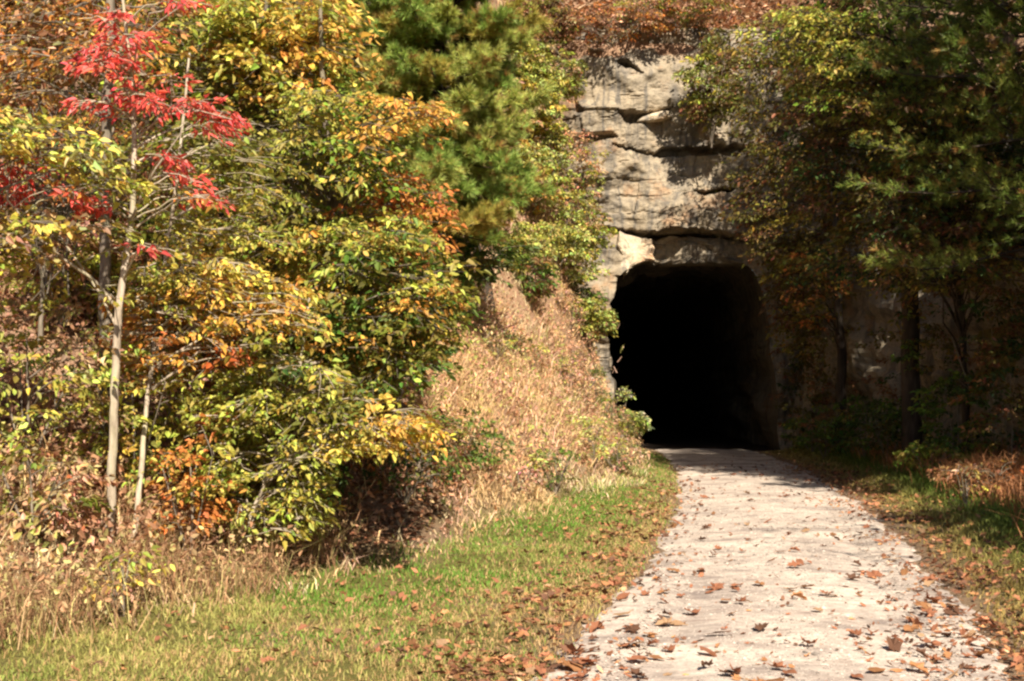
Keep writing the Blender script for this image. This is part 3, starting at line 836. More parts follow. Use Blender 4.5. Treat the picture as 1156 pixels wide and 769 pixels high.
# ---------------- wood further up the left bank
def wood_tree(label, x, y, h, rad, cols, seed, group=None, n=120, Lf=.13, z0f=.25, nl=44, r0=.13, length=1.0, bark=None, name='autumn_tree'):
    rng = np.random.default_rng(seed)
    b = np.array([x, y, float(gz(x, y))])
    tr = Tree(name, label, 'tree', b, trunk=[b - (0, 0, .1), b + (rng.normal(0, .2), rng.normal(0, .2), h * .35), b + (rng.normal(0, .3), rng.normal(0, .3), h * .7), b + (0, 0, h * .96)], r0=r0, r1=.03, bark=bark or M_GREYB, seed=seed, group=group)
    for k in range(n):
        u = rnd_unit(1, rng)[0] * rng.uniform(.3, 1.0) ** .5
        zc = h * (z0f + 1) * .5; hz_ = h * (1 - z0f) * .5
        wob = 1 + .25 * math.sin(3 * math.atan2(u[1], u[0]) + seed) * abs(u[2])
        c = b + np.array([u[0] * rad * wob, u[1] * rad * wob, zc + u[2] * hz_])
        if c[2] < gz(c[0], c[1]) + .15: continue
        tr.spray(c, length * rng.uniform(.7, 1.3), int(nl * rng.uniform(.6, 1.3)), Lf, cols[rng.integers(len(cols))], twig=False, limb=(k % 2 == 0))
    return tr.done()
bg = [(-7.6, 17.5, 8, 2.6, [OR, YO, BR], 'orange-brown tree in the wood behind the bare grey twigs'),
      (-5.2, 19.5, 9, 2.6, [YG, OL, Y], 'yellow-olive tree in the wood above the lime and gold leaves'),
      (-9.6, 23, 9, 3.0, [BR, OR, OL], 'russet tree high on the bank deep in the wood'),
      (-6.6, 25.5, 10, 3.0, [OL, YG, G], 'olive tree high on the bank behind the tall yellow crown'),
      (-3.6, 28.5, 10, 2.8, [OL, G, YG, YO], 'green and gold tree behind the two pines'),
      (-12.5, 30, 10, 3.4, [BR, OL, OR], 'brown-orange tree at the far top of the wooded bank'),
      (-1.8, 33.5, 9.5, 2.4, [OL, YG, BR, G], 'olive-brown tree on the slope between pine and cliff')]
for i, (x, y, h, r_, cs, lb) in enumerate(bg):
    wood_tree(lb, x, y, h, r_, cs, 60 + i, n=330, z0f=.03, Lf=.12)
# woods on top of the hill above the cliff
hill_sp = [(-8, 40, 'rusty tree on the hilltop'), (-4, 43, 'x'), (1.0, 46.5, 'x'), (5.5, 52, 'x'), (10.5, 45, 'x'), (-13, 42, 'x'), (15, 40, 'x'), (12, 52, 'x'), (-2, 52, 'x')]
for i, (x, y, lb) in enumerate(hill_sp):
    wood_tree('autumn tree standing in the wood on the hill above the cliff', x, y, 8.5, 3.2, [[BR, OR, OL], [OL, YG, BR], [G, OL, DG]][i % 3], 80 + i, n=80, z0f=.1, Lf=.17, group='trees on the hill above the cliff')

# ---------------- bushes and vines round the cliff
def bush_at(label, px, py, d, w, h, cols, n, seed, Lf=.08, nl=26, name='leafy_shrub', length=.45, group=None):
    c0 = P(px, py, d)
    b = np.array([c0[0], c0[1], max(float(c0[2]) - h * .5, min(float(gz(c0[0], c0[1])) - .1, float(c0[2]) + .3))])
    return shrub(label, px, d, w, h, cols, int(n * 2.0), seed, Lf * 1.25, int(nl * 1.2), base=b, name=name, length=length, group=group)
bush_at('yellow-green bush clinging to the upper cliff beside the long crack', 803, 100, 34.3, 1.5, 3.0, [YG, LG, OL, BR], 80, 121, .085)
bush_at('pale olive bush on the cliff corner between pine and top block', 612, 95, 34.2, 2.4, 2.2, [OL, YG, LG, TAN], 80, 122, .085)
bush_at('yellow bush hanging down the slope beside the pine boughs', 590, 195, 32.5, 2.0, 2.8, [YG, Y, LG, LG, TAN], 90, 123, .085)
bush_at('green-gold bush on the slope below the cliff cracks', 595, 265, 31.5, 2.1, 2.0, [YG, YO, LG, LG], 80, 124, .085)
bush_at('light green bush at the shoulder of the tunnel mouth', 640, 318, 33.2, 2.2, 2.0, [YG, LG, LG, TAN], 80, 125, .08)
bush_at('tawny bush on the ledges above the shoulder of the tunnel mouth', 640, 205, 34.2, 2.0, 2.8, [TAN, LG, PK, YG, TAN], 70, 126, .075)
bush_at('dark green bush on the slope at the lip of the tunnel jamb', 655, 372, 33.4, 1.0, .8, [G, OL, DG], 26, 127, .075)
bush_at('small dark bush in the gully of the dry slope', 598, 350, 28.5, 1.0, 1.2, [G, OL, BR], 30, 128, .08)
bush_at('tawny bush against the pale jamb of the tunnel', 664, 405, 33.7, 1.0, 1.1, [TAN, LG, PK, (.55, .45, .2)], 34, 140, .07)
bush_at('dark green bush on the brow of the dry slope under the pine', 528, 292, 24.5, 2.3, 1.3, [G, OL, (.14, .18, .05)], 60, 137, .08)
bush_at('olive bush at the top of the dry slope beside the pine trunk', 478, 318, 22.5, 1.6, 1.2, [OL, G, YG], 46, 138, .08)
bush_at('golden bush between the pine and the dry slope', 545, 232, 28.5, 2.2, 1.7, [YG, YO, LG, OL], 56, 139, .08)
bush_at('dark brown bush on the slope above the pine and cliff corner', 600, 35, 35.0, 2.6, 2.0, [BR, DBR0, OL], 70, 135, .08)
bush_at('pale yellow-green bush at the cliff corner beside the pine top', 560, 115, 33.6, 1.8, 2.2, [YG, LG, OL], 70, 136, .08)
bush_at('rusty brush overhanging the top edge of the cliff', 690, 28, 35.3, 3.2, 1.1, [BR, OR, PK, TAN], 80, 129, .07)
bush_at('rusty scrub on the rim above the cliff bush', 775, 15, 35.5, 2.6, 1.1, [BR, PK, OR, OL], 70, 130, .07)
bush_at('golden green shrub at the rim over the middle of the cliff', 730, 12, 36.2, 1.6, 1.1, [YG, OL, YG], 40, 131, .075)
bush_at('pale green weed growing at the foot of the sunlit tunnel jamb', 716, 478, 33.6, .6, .8, [LG, (.40, .42, .22), LG], 20, 132, .085, name='leafy_weed', length=.3)
bush_at('small grey-green sprig sticking out of the tunnel jamb', 706, 445, 34.2, .4, .5, [(.35, .33, .22), LG], 8, 133, .06, name='leafy_weed', length=.22, nl=14)

for i, (px, d, w_, h_) in enumerate([(598, 30.3, 1.5, 1.1), (628, 31.8, 1.5, 1.3), (566, 30.6, 1.6, 1.4), (648, 32.9, 1.4, 1.4), (612, 33.2, 1.6, 1.4), (668, 33.7, 1.1, 1.1), (584, 28.9, 1.3, .9), (580, 32.6, 1.8, 1.6), (655, 32.0, 1.2, .9)]):
    shrub('bright yellow-green shrub on the steep upper bank beside the tunnel', px, d, w_, h_, [YG, LG, LG, YG, (.52, .47, .14), OL], 70, 700 + i, .095, 32, length=.42, group='yellow-green shrubs on the upper bank')
# dead leaning stump on the slope
b = gbase(553, 26.5)
acc = Acc()
st = thing('dead_snag', 'dark broken snag leaning on the dry slope under the pine', 'tree', tuple(b))
c_ = np.array([b - (0, 0, .1), b + (-.12, .05, .7), b + (-.3, .1, 1.3), b + (-.38, .1, 1.75)])
acc.tube(c_, [.13, .11, .09, .05], 8); acc.build('trunk', M_DARKB, st, True)

# ---------------- right-hand side: shaded trees
DOL = (.135, .11, .025); DYG = (.24, .19, .035); DBR = (.20, .10, .045); DGR = (.05, .08, .02)  # leaf colours darkened to stand for the shade on this side
b = gbase(1192, 19.5)
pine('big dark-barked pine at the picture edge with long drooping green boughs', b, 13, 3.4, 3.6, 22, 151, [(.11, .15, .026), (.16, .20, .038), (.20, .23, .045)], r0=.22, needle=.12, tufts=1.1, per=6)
b = gbase(1028, 25)
tr = Tree('broadleaf_tree', 'straight brown trunk with climbing leaves in front of the dark rock wall', 'tree', b,
          trunk=[on_ground(b), P(1028, 400, 25), P(1026, 250, 25), P(1030, 50, 25), P(1040, -120, 25)], r0=.21, r1=.10, bark=M_DARKB, seed=152)
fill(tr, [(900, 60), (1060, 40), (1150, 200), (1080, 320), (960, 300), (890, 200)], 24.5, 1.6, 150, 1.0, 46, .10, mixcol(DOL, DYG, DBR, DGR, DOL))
fill(tr, [(1010, 335), (1040, 335), (1045, 420), (1012, 420)], 24.6, .15, 14, .35, 20, .08, mixcol(G, DYG), limb=False)
tr.done()
b = gbase(945, 30.5)
tr = Tree('broadleaf_tree', 'olive-leaved tree leaning over the right shoulder of the tunnel mouth', 'tree', b,
          trunk=[on_ground(b), P(950, 420, 30.5), P(946, 300, 30.6), P(935, 150, 30.8), P(925, -30, 31)], r0=.14, r1=.06, bark=M_DARKB, seed=153)
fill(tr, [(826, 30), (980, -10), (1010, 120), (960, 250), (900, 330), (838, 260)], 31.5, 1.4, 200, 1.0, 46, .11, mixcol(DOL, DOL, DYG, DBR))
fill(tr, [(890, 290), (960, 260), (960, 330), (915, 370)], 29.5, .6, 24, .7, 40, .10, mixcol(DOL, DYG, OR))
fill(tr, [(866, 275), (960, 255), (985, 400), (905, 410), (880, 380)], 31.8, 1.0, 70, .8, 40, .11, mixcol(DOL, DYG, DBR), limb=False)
tr.done()
b = gbase(1092, 23.5)
tr = Tree('broadleaf_tree', 'slim tree with sunlit yellow-olive spray high among dark boughs', 'tree', (5.9, 22.5, float(gz(9.9, 22.5))) if False else b,
          trunk=[on_ground(b), P(1085, 350, 23.4), P(1060, 180, 23), P(1000, 20, 22.5), P(960, -90, 22)], r0=.08, r1=.03, bark=M_DARKB, seed=154)
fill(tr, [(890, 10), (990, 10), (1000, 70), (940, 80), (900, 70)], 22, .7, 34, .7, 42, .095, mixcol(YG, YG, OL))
fill(tr, [(850, 20), (1040, 0), (1156, 10), (1156, 120), (1040, 130), (900, 140)], 22.3, 1.0, 60, .7, 44, .095, mixcol(OL, YG, DYG, GR))  # lighter leaf colours here and above stand for sunlit patches
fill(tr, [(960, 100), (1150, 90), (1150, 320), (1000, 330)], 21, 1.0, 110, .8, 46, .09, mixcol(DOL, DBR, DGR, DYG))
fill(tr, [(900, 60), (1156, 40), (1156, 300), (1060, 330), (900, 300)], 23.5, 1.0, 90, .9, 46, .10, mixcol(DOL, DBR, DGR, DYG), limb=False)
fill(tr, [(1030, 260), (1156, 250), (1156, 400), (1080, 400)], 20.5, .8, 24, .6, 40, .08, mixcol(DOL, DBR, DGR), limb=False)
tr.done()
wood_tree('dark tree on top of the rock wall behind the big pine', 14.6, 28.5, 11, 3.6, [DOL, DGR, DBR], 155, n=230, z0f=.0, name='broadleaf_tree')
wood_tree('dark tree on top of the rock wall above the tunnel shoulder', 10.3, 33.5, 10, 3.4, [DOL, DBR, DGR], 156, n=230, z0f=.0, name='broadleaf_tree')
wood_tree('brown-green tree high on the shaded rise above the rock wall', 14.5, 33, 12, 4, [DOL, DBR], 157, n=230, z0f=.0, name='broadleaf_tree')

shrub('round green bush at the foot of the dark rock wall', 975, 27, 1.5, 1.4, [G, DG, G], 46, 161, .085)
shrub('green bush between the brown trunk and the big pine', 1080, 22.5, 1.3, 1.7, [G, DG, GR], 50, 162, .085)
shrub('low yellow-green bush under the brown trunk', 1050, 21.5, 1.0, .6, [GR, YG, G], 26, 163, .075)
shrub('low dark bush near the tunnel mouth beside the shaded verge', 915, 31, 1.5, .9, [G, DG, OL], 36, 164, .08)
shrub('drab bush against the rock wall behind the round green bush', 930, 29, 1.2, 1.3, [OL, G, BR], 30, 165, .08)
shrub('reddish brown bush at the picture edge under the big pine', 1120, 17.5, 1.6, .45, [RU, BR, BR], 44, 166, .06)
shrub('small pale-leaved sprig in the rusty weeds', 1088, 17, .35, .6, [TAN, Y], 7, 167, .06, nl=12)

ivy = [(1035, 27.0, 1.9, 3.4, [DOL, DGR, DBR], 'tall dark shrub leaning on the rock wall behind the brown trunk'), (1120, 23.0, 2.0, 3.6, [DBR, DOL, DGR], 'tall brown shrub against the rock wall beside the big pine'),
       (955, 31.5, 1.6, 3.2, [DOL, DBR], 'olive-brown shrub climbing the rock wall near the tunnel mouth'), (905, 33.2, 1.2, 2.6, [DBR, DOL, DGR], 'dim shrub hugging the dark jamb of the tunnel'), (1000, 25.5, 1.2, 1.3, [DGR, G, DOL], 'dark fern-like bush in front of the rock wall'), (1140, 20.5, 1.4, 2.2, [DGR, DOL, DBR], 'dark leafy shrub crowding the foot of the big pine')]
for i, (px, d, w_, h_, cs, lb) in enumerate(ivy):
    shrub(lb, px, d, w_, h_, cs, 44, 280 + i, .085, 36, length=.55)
# shade trees beyond the frame on the sunny side of the cutting
shade = [(7.4, 9.5, 8, 1.2), (8.5, 14.0, 16, 1.5), (9.6, 16.0, 19, 1.9), (9.6, 19.5, 17.5, 1.8), (11.6, 19.0, 27, 2.0), (11.0, 24.0, 23, 2.3), (10.7, 28.5, 20, 2.9), (13.2, 22.0, 25, 2.4), (12.6, 16.0, 16, 2.2)]
for i, (x, y, zt, r_) in enumerate(shade):
    h = zt - float(gz(x, y))
    wood_tree('shade tree standing on the shoulder of the cutting beyond the picture edge', x, y, h, r_, [OL, G, DG], 170 + i, n=int(70 + 5 * h), z0f=.05, Lf=.20, nl=46, length=1.1, group='shade trees beside the cutting', name='shade_tree', r0=.10)
wood_tree('thin half-bare tree at the side of the path beyond the picture edge', 7.3, 5.0, 10.5, 2.6, [OL, YO, BR], 190, n=44, z0f=.35, Lf=.10, nl=26, length=1.0, name='shade_tree', r0=.10)

# ------------------------------------------------------------------ grass, weeds, litter (stuff)
rng = np.random.default_rng(400)
def scatter(n, x0, x1, y0, y1, dens):
    x = rng.uniform(x0, x1, n); y = y0 + (y1 - y0) * rng.uniform(0, 1, n) ** 1.5
    k = rng.uniform(0, 1, n) < dens(x, y)
    x, y = x[k], y[k]
    return np.stack([x, y, gz(x, y)], 1)
def toe(x, y): return (np.interp(y, TOE_Y, TOE_X) - x) * .94
def eoff(x, y): return x - path_c(y)
def hollow(x, y):
    p_ = 578 + 1500 * x / y
    return sstep(285, 340, p_) * sstep(520, 480, p_) * sstep(-.35, .1, toe(x, y)) * sstep(10.2, 11.3, y) * sstep(18.5, 17, y)

# mown verge
def d_left(x, y):
    return (sstep(-1.2, -1.5, eoff(x, y)) * (1 - sstep(-.55, .0, toe(x, y)))) * (.35 + .65 * sstep(-.5, .4, fbm(x * .9, y * .9, seed=31, o=3))) * (1 - hollow(x, y))
p = scatter(400000, -5.5, 4.2, 6.3, 33, d_left)
n = len(p)
patch = fbm(p[:, 0] * .8, p[:, 1] * .8, seed=33, o=3)[:, None]
tone = np.clip(.55 + 1.3 * patch, 0, 1)
nearp = sstep(-2.3, -1.4, eoff(p[:, 0], p[:, 1]))[:, None]
band = sstep(-2.6, -.4, toe(p[:, 0], p[:, 1]))[:, None]
tone = np.clip(tone * .8 + .75 * band * sstep(9, 11.5, p[:, 1])[:, None] + .06, 0, 1)
cg = np.array([.14, .26, .035]) * tone + np.array([.36, .33, .10]) * (1 - tone)
dryk = (rng.uniform(0, 1, (n, 1)) < (.22 + .35 * (1 - band) + .2 * nearp)).astype(float)
cg = cg * (1 - dryk) + np.array([.46, .31, .14]) * dryk
ga = Acc()
tl = sstep(-.6, .2, toe(p[:, 0], p[:, 1]))
blades_into(ga, p, rng.uniform(.025, .065, n) * (1 + 1.6 * tl), rng.uniform(.004, .009, n) * (1 + p[:, 1] / 22), rng.uniform(.2, 1.0, n), cg * np.exp(rng.normal(0, .2, (n, 1))), rng=rng)
stuff('grass', ga.build('grass', M_GRASS), 'short green and straw-coloured grass of the sunny verge')
# shaded verge
def d_right(x, y):
    return sstep(1.3, 1.8, eoff(x, y)) * (1 - sstep(4.2, 5.5, eoff(x, y))) * (.4 + .6 * sstep(-.4, .4, fbm(x * .9, y * .9, seed=35, o=3)))
p = scatter(160000, 3.0, 11, 7.5, 34, d_right)
n = len(p)
far = sstep(1.6, 2.6, eoff(p[:, 0], p[:, 1]))[:, None]
cg = (np.array([.12, .19, .03]) * far + np.array([.33, .24, .08]) * (1 - far)) * np.exp(rng.normal(0, .25, (n, 1)))
ga = Acc()
blades_into(ga, p, rng.uniform(.04, .12, n) * (.6 + 1.3 * far[:, 0]), rng.uniform(.006, .011, n) * (1 + p[:, 1] / 25), rng.uniform(.2, 1, n), cg, rng=rng)
stuff('verge_grass', ga.build('verge_grass', M_GRASS), 'rough darker grass of the shaded verge')

# tall dry grass on the bank
def d_dry(x, y):
    t = toe(x, y)
    return sstep(-.75, -.1, t) * (1 - sstep(5.0, 7.5, t)) * sstep(8.2, 9.2, y) * (.45 + .55 * sstep(-.5, .3, fbm(x * 1.1, y * 1.1, seed=37, o=3))) * (1 - .93 * hollow(x, y)) * np.where(y > 16, 1, .6) * np.clip(sstep(450, 500, 578 + 1500 * x / y + np.where(y > 19, 60, 0)) + (1 - sstep(.8, 1.7, t)), .08, 1)
p = scatter(150000, -8, 3.0, 7.5, 36, d_dry)
n = len(p)
pal = np.array([(.62, .43, .22), (.66, .49, .27), (.58, .37, .25), (.66, .42, .31), (.46, .45, .14), (.68, .56, .34)])
ci = np.clip(((fbm(p[:, 0] * .9, p[:, 1] * .9, seed=39, o=2) * 1.6 + .5) * 4 + rng.normal(0, 1.3, n)).astype(int), 0, 5)
ga = Acc()
t_ = toe(p[:, 0], p[:, 1])
blades_into(ga, p, rng.uniform(.06, .42, n) * (.4 + .6 * sstep(-.4, .8, t_)) * (.55 + .9 * sstep(-.3, .6, fbm(p[:, 0] * 1.8, p[:, 1] * 1.8, seed=45, o=2))), rng.uniform(.006, .013, n) * (1 + p[:, 1] / 30), rng.uniform(.3, 1.6, n), pal[ci] * np.exp(rng.normal(0, .25, (n, 1))), rng=rng)
stuff('dry_grass', ga.build('dry_grass', M_GRASS), 'tawny dry grass and weeds covering the steep bank')

# taller brown weeds along the foot of the trees
p = scatter(60000, -8, 1, 7.6, 15, lambda x, y: sstep(-.7, -.2, toe(x, y)) * sstep(1.6, .9, toe(x, y)) * sstep(430, 330, 578 + 1500 * x / y) * sstep(-.35, .3, fbm(x * 1.5, y * 1.5, seed=69, o=2)))
n = len(p)
pal2 = np.array([(.40, .22, .12), (.50, .34, .18), (.33, .18, .10), (.46, .40, .16)])
ga2 = Acc()
blades_into(ga2, p, rng.uniform(.15, .55, n), rng.uniform(.004, .009, n), rng.uniform(.2, 1.2, n), pal2[rng.integers(0, 4, n)] * np.exp(rng.normal(0, .25, (n, 1))), rng=rng)
k_ = rng.uniform(0, 1, n) < .5
q = p[k_] + np.stack([rng.normal(0, .05, k_.sum()), rng.normal(0, .05, k_.sum()), rng.uniform(.1, .5, k_.sum())], 1)
Lq = rng.uniform(.03, .07, len(q))
leaves_into(ga2, q, rnd_unit(len(q), rng), rnd_unit(len(q), rng), Lq, Lq * .5, pal2[rng.integers(0, 4, len(q))] * np.exp(rng.normal(0, .25, (len(q), 1))))
stuff('tall_weeds', ga2.build('tall_weeds', M_GRASS), 'tall withered brown weeds at the foot of the left-hand trees')

# single weeds on the bank
WL = [('yellow-green weed clump growing on the dry bank', [YG, (.45, .45, .14), TAN]), ('pinkish brown weed clump on the dry bank', [(.60, .33, .24), (.55, .38, .22), TAN]), ('dark green weed clump on the dry bank', [G, OL, (.14, .17, .05)])]
wr_ = np.random.default_rng(77)
for i in range(34):
    y = wr_.uniform(17, 33); t0 = wr_.uniform(-.1, 2.6) * (1 if y < 27 else .6)
    x = float(np.interp(y, TOE_Y, TOE_X)) - t0
    k_ = [0, 0, 1, 1, 2][wr_.integers(5)]
    shrub(WL[k_][0], 0, 0, wr_.uniform(.5, .9), wr_.uniform(.35, .75), WL[k_][1], 16, 600 + i, .06, 26, base=(x, y, float(gz(x, y))), length=.3, name='bank_weed', group=WL[k_][0].split(' growing')[0].replace(' on the dry bank', '') + 's on the dry bank')
# leafy ground cover on the bank: small leaves of mixed colour
p = scatter(190000, -9, 3.0, 8.5, 36, lambda x, y: sstep(-.1, .6, toe(x, y)) * (1 - .8 * hollow(x, y)) * (.25 + .75 * sstep(-.2, .5, fbm(x * 1.4, y * 1.4, seed=47, o=3))))
n = len(p)
pal = np.array([(.62, .34, .20), (.52, .48, .14), (.66, .47, .25), (.34, .38, .10), (.66, .36, .27), (.40, .21, .12)])
ci = np.clip(((fbm(p[:, 0] * .7, p[:, 1] * .7, seed=49, o=2) * 1.5 + .5) * 5 + rng.normal(0, 1.4, n)).astype(int), 0, 5)
p[:, 2] += rng.uniform(.02, .42, n) * (rng.uniform(0, 1, n) < .7)
ga = Acc()
d = rnd_unit(n, rng); nr_ = rnd_unit(n, rng) * .7 + np.array([0, -.3, .7])
L = rng.uniform(.04, .09, n)
leaves_into(ga, p, d, nr_, L, L * .55, pal[ci] * np.exp(rng.normal(0, .25, (n, 1))))
stuff('undergrowth', ga.build('undergrowth', M_LEAF), 'mixed russet and yellow ground cover on the bank')

# brown weeds on the shaded side
p = scatter(60000, 4, 11, 12, 33, lambda x, y: sstep(2.3, 3.2, eoff(x, y)) * (1 - sstep(-1.2, -.4, x - np.interp(y, WALL_Y, WALL_X))) * sstep(-.2, .35, fbm(x * .8, y * .8, seed=53, o=2)))
n = len(p)
ga = Acc()
blades_into(ga, p, rng.uniform(.2, .6, n), rng.uniform(.008, .016, n), rng.uniform(.2, 1.0, n), np.array([.36, .16, .07]) * np.exp(rng.normal(0, .3, (n, 1))) * np.array([1, 1, 1]), rng=rng)
stuff('brown_weeds', ga.build('brown_weeds', M_GRASS), 'rusty brown weeds along the foot of the shaded wall')

# fallen leaves: shapes
def leaf_shape(kind, rg):
    """lobed leaf outline around the origin, unit size, curled"""
    if kind == 'lobed':
        pts = [(-.06, -.55), (-.05, -.25), (-.38, -.36), (-.38, -.12), (-.54, .12), (-.36, .20), (-.32, .42), (-.17, .42), (0, .60), (.18, .42), (.33, .38), (.36, .16), (.52, .08), (.38, -.12), (.36, -.36), (.05, -.25), (.04, -.55)]
    else:
        pts = [(-.03, -.62), (-.04, -.42), (-.24, -.26), (-.30, .02), (-.20, .32), (0, .62), (.20, .30), (.29, 0), (.23, -.27), (.04, -.42), (.03, -.62)]
    a = np.array(pts) * (1 + rg.normal(0, .05, (len(pts), 2)))
    r2 = a[:, 0] ** 2; cu = rg.uniform(.15, 1.0); cv = rg.uniform(-.15, .6); a = a * np.array([rg.uniform(.6, 1), 1])
    z = cu * r2 + cv * a[:, 1] ** 2 * .5 + rg.normal(0, .03, len(a))
    v = np.concatenate([[(0, 0, 0.0)], np.column_stack([a, z])]); v[:, 2] -= v[:, 2].min() * .8
    k = len(a)
    f = np.stack([np.zeros(k, int), 1 + np.arange(k), 1 + (np.arange(k) + 1) % k], 1)
    return v, f
SHP = [leaf_shape('lobed' if i % 3 else 'oval', np.random.default_rng(500 + i)) for i in range(18)]
LCOL = {'rust-brown': (.29, .12, .065), 'dark brown': (.13, .065, .04), 'orange-brown': (.38, .18, .08), 'tan': (.34, .21, .12)}
def litter_into(acc, p, size, col):
    n = len(p); ki = rng.integers(0, len(SHP), n)
    for k in range(len(SHP)):
        m = np.where(ki == k)[0]
        if not len(m): continue
        v, f = SHP[k]
        yaw = rng.uniform(0, 6.28, len(m)); pt = rng.normal(0, .35, len(m)); rl = rng.normal(0, .3, len(m))
        x = v[None, :, 0] * np.ones((len(m), 1)); y = v[None, :, 1] + 0 * x; z = v[None, :, 2] + 0 * x
        y, z = y * np.cos(pt)[:, None] - z * np.sin(pt)[:, None], y * np.sin(pt)[:, None] + z * np.cos(pt)[:, None]
        x, z = x * np.cos(rl)[:, None] - z * np.sin(rl)[:, None], x * np.sin(rl)[:, None] + z * np.cos(rl)[:, None]
        z = z - z.min(1)[:, None] * .85
        x, y = x * np.cos(yaw)[:, None] - y * np.sin(yaw)[:, None], x * np.sin(yaw)[:, None] + y * np.cos(yaw)[:, None]
        q = np.stack([x, y, z], -1) * size[m][:, None, None] + p[m][:, None]
        nv = v.shape[0]
        acc.add(q.reshape(-1, 3), (f[None] + (np.arange(len(m)) * nv)[:, None, None]).reshape(-1, 3), np.repeat(col[m], nv, 0))
# litter on both verges, thick along the path edges
def d_lit(x, y):
    e_ = np.abs(eoff(x, y)); right_ = eoff(x, y) > 0
    edge_ = np.exp(-((e_ - np.where(right_, 1.5, 1.62)) / np.where(right_, .55, .5)) ** 2) * np.where(right_, 1.0, 1.0 * sstep(26, 12, y))
    vg = np.where(e_ > 1.3, np.where(right_, .18, .08), 0.085) + .5 * hollow(x, y)
    return np.clip((edge_ + vg) * sstep(34, 24, y + 0 * x) * (.35 + .9 * sstep(-.3, .4, fbm(x * 1.1, y * 1.1, seed=67, o=2))), 0, 1)
p = scatter(70000, -5, 9, 6.3, 33.5, d_lit)
n = len(p)
onp = np.abs(eoff(p[:, 0], p[:, 1])) < 1.3
p[:, 2] = np.where(onp, path_z(p[:, 0], p[:, 1]) + .004, p[:, 2] + rng.uniform(.01, .05, n))
cl = np.array(list(LCOL.values()))[rng.choice(4, n, p=[.42, .20, .26, .12])] * np.exp(rng.normal(0, .35, (n, 1)))
ga = Acc(); litter_into(ga, p, np.where(onp, rng.uniform(.015, .065, n), rng.uniform(.035, .085, n)), cl)
stuff('leaf_litter', ga.build('leaf_litter', M_DRY), 'drifts of rusty dead leaves along the verges')
# litter over the bank
p = scatter(60000, -9, 2.5, 9, 34, lambda x, y: sstep(-.3, .4, toe(x, y)) * np.clip(.14 + .8 * hollow(x, y) + .4 * sstep(470, 400, 578 + 1500 * x / y), 0, 1))
n = len(p); p[:, 2] += rng.uniform(0, .05, n)
cl = np.array([(.34, .17, .10), (.22, .105, .06), (.42, .25, .15), (.14, .075, .045)])[rng.integers(0, 4, n)] * np.exp(rng.normal(0, .3, (n, 1)))
ga = Acc(); litter_into(ga, p, rng.uniform(.05, .11, n), cl)
stuff('bank_litter', ga.build('bank_litter', M_DRY), 'dead brown leaves lying over the bank under the trees')
# litter on the hill top
p = scatter(26000, -3, 10, 36.35, 46, lambda x, y: .9 + 0 * x)
n = len(p); p[:, 2] += rng.uniform(0, .15, n)
cl = np.array([(.44, .25, .15), (.52, .32, .20), (.36, .18, .10), (.56, .40, .25)])[rng.integers(0, 4, n)] * np.exp(rng.normal(0, .3, (n, 1)))
ga = Acc(); litter_into(ga, p, rng.uniform(.1, .2, n), cl)
stuff('hill_litter', ga.build('hill_litter', M_DRY), 'rusty leaf carpet on the hill above the cliff')

# loose stones on the path
ico = np.array([(0, 0, 1), (.9, 0, .2), (.28, .85, .25), (-.72, .53, .2), (-.72, -.53, .2), (.28, -.85, .25), (0, 0, -.3)])
icf = np.array([(0, 1, 2), (0, 2, 3), (0, 3, 4), (0, 4, 5), (0, 5, 1), (6, 2, 1), (6, 3, 2), (6, 4, 3), (6, 5, 4), (6, 1, 5)])
n = 26000
yy_ = 6.3 + 16 * rng.uniform(0, 1, n) ** 1.8
xx_ = path_c(yy_) + rng.uniform(-1, 1, n) * (1.2 + .2 * rng.normal(0, .5, n))
sz = np.exp(rng.normal(-5.1, .45, n))
st_ = ico[None] * (1 + rng.normal(0, .22, (n, 7, 3))) * sz[:, None, None] * np.array([1, 1, .7])
ya = rng.uniform(0, 6.28, n)
sx_ = st_[..., 0] * np.cos(ya)[:, None] - st_[..., 1] * np.sin(ya)[:, None]; sy_ = st_[..., 0] * np.sin(ya)[:, None] + st_[..., 1] * np.cos(ya)[:, None]
vv = np.stack([sx_ + xx_[:, None], sy_ + yy_[:, None], st_[..., 2] + path_z(xx_, yy_)[:, None]], -1).reshape(-1, 3)
cc = np.array([(.50, .43, .37), (.38, .32, .28), (.58, .50, .43), (.27, .23, .20)])[rng.integers(0, 4, n)] * np.exp(rng.normal(0, .15, (n, 1)))
ga = Acc(); ga.add(vv, (icf[None] + (np.arange(n) * 7)[:, None, None]).reshape(-1, 3), np.repeat(cc, 7, 0))
stuff('loose_gravel', ga.build('loose_gravel', M_DRY), 'loose pale grit and small stones on the path')
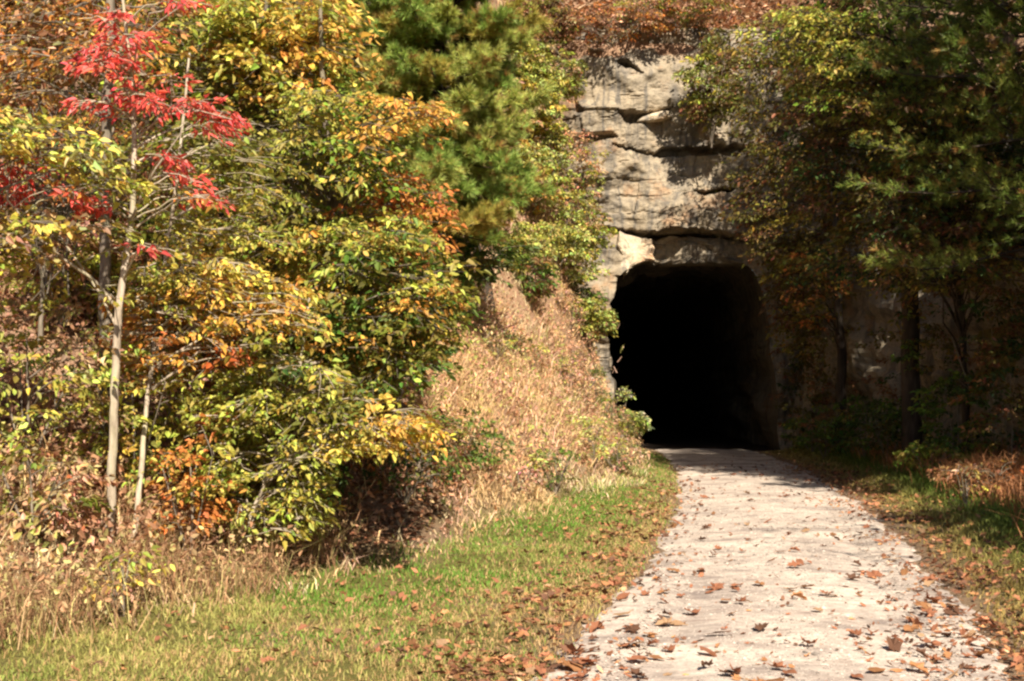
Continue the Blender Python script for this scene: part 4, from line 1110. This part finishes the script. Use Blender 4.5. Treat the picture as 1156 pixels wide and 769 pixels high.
# individual fallen leaves on the path
protos = {}
for nm, c in LCOL.items():
    for k in range(4):
        v, f = SHP[(k * 2 + len(nm)) % len(SHP)]
        a = Acc(); a.add(v, f, np.array(c) * math.exp(rng.normal(0, .15)))
        me = mesh_np('fallen_leaf', a.v[0], a.l[0], a.s[0], M_DRY, a.c[0])
        protos.setdefault(nm, []).append(me)
names = list(LCOL)
first = None
rng = np.random.default_rng(901)
for i in range(300):
    y = 6.7 + 21 * rng.uniform() ** 2.2
    t = rng.uniform(-1, 1)
    if rng.uniform() < .35: t = math.copysign(1 - abs(rng.normal(0, .22)), t)
    x = float(path_c(y)) + np.clip(t, -1, 1) * 1.25
    nm = names[rng.choice(4, p=[.42, .22, .24, .12])]
    me = protos[nm][rng.integers(4)]
    if first is None:
        o = first = bpy.data.objects.new('fallen_leaf', me)
    else:
        o = first.copy(); o.data = me
    COL.objects.link(o)
    s = rng.uniform(.075, .17) * (1.0 if y < 12 else .8)
    o.scale = (s * rng.uniform(.7, 1.1), s, s * rng.uniform(.8, 1.5))
    o.rotation_euler = (rng.normal(0, .22), rng.normal(0, .22), rng.uniform(0, 6.28))
    o.location = (float(x), float(y), float(path_z(np.array(x), np.array(y))) + .004 + s * .1)
    o['label'] = f'curled {nm} leaf fallen on the pale gravel path'
    o['category'] = 'leaf'; o['group'] = f'{nm} leaves fallen on the path'

# ------------------------------------------------------------------ light
SUN_AZ = R(15)      # from behind the camera, towards the right
SUN_EL = R(44)
sd = Vector((math.sin(SUN_AZ) * math.cos(SUN_EL), -math.cos(SUN_AZ) * math.cos(SUN_EL), math.sin(SUN_EL)))
ld = bpy.data.lights.new('sun', 'SUN'); ld.energy = 5.0; ld.angle = R(.55); ld.color = (1.0, .90, .74)
lo = bpy.data.objects.new('sun', ld); COL.objects.link(lo)
lo.rotation_euler = (-sd).to_track_quat('-Z', 'Y').to_euler()
w = bpy.data.worlds.new('World'); SC.world = w; w.use_nodes = True
nt = w.node_tree
bgn = nt.nodes['Background']
sky = nt.nodes.new('ShaderNodeTexSky'); sky.sky_type = 'NISHITA'; sky.sun_disc = False
sky.sun_elevation = SUN_EL
sky.sun_rotation = math.atan2(sd.x, sd.y)
nt.links.new(sky.outputs[0], bgn.inputs[0]); bgn.inputs[1].default_value = .05

cam = bpy.data.cameras.new('camera'); co = bpy.data.objects.new('camera', cam); COL.objects.link(co)
cam.sensor_width = 36; cam.lens = F0 / W0 * 36; cam.clip_end = 2000; cam.clip_start = .05
co.location = (0, 0, CAMZ); co.rotation_euler = (math.pi / 2 + PITCH, 0, 0)
SC.camera = co
SC.view_settings.view_transform = 'Standard'; SC.view_settings.look = 'None'
SC.view_settings.exposure = 1.0; SC.view_settings.gamma = 1
SC.cycles.max_bounces = 5; SC.cycles.diffuse_bounces = 3; SC.cycles.glossy_bounces = 1; SC.cycles.transmission_bounces = 3
SC.cycles.caustics_reflective = False; SC.cycles.caustics_refractive = False
SC.cycles.use_denoising = True
SC.cycles.filter_width = 2.4
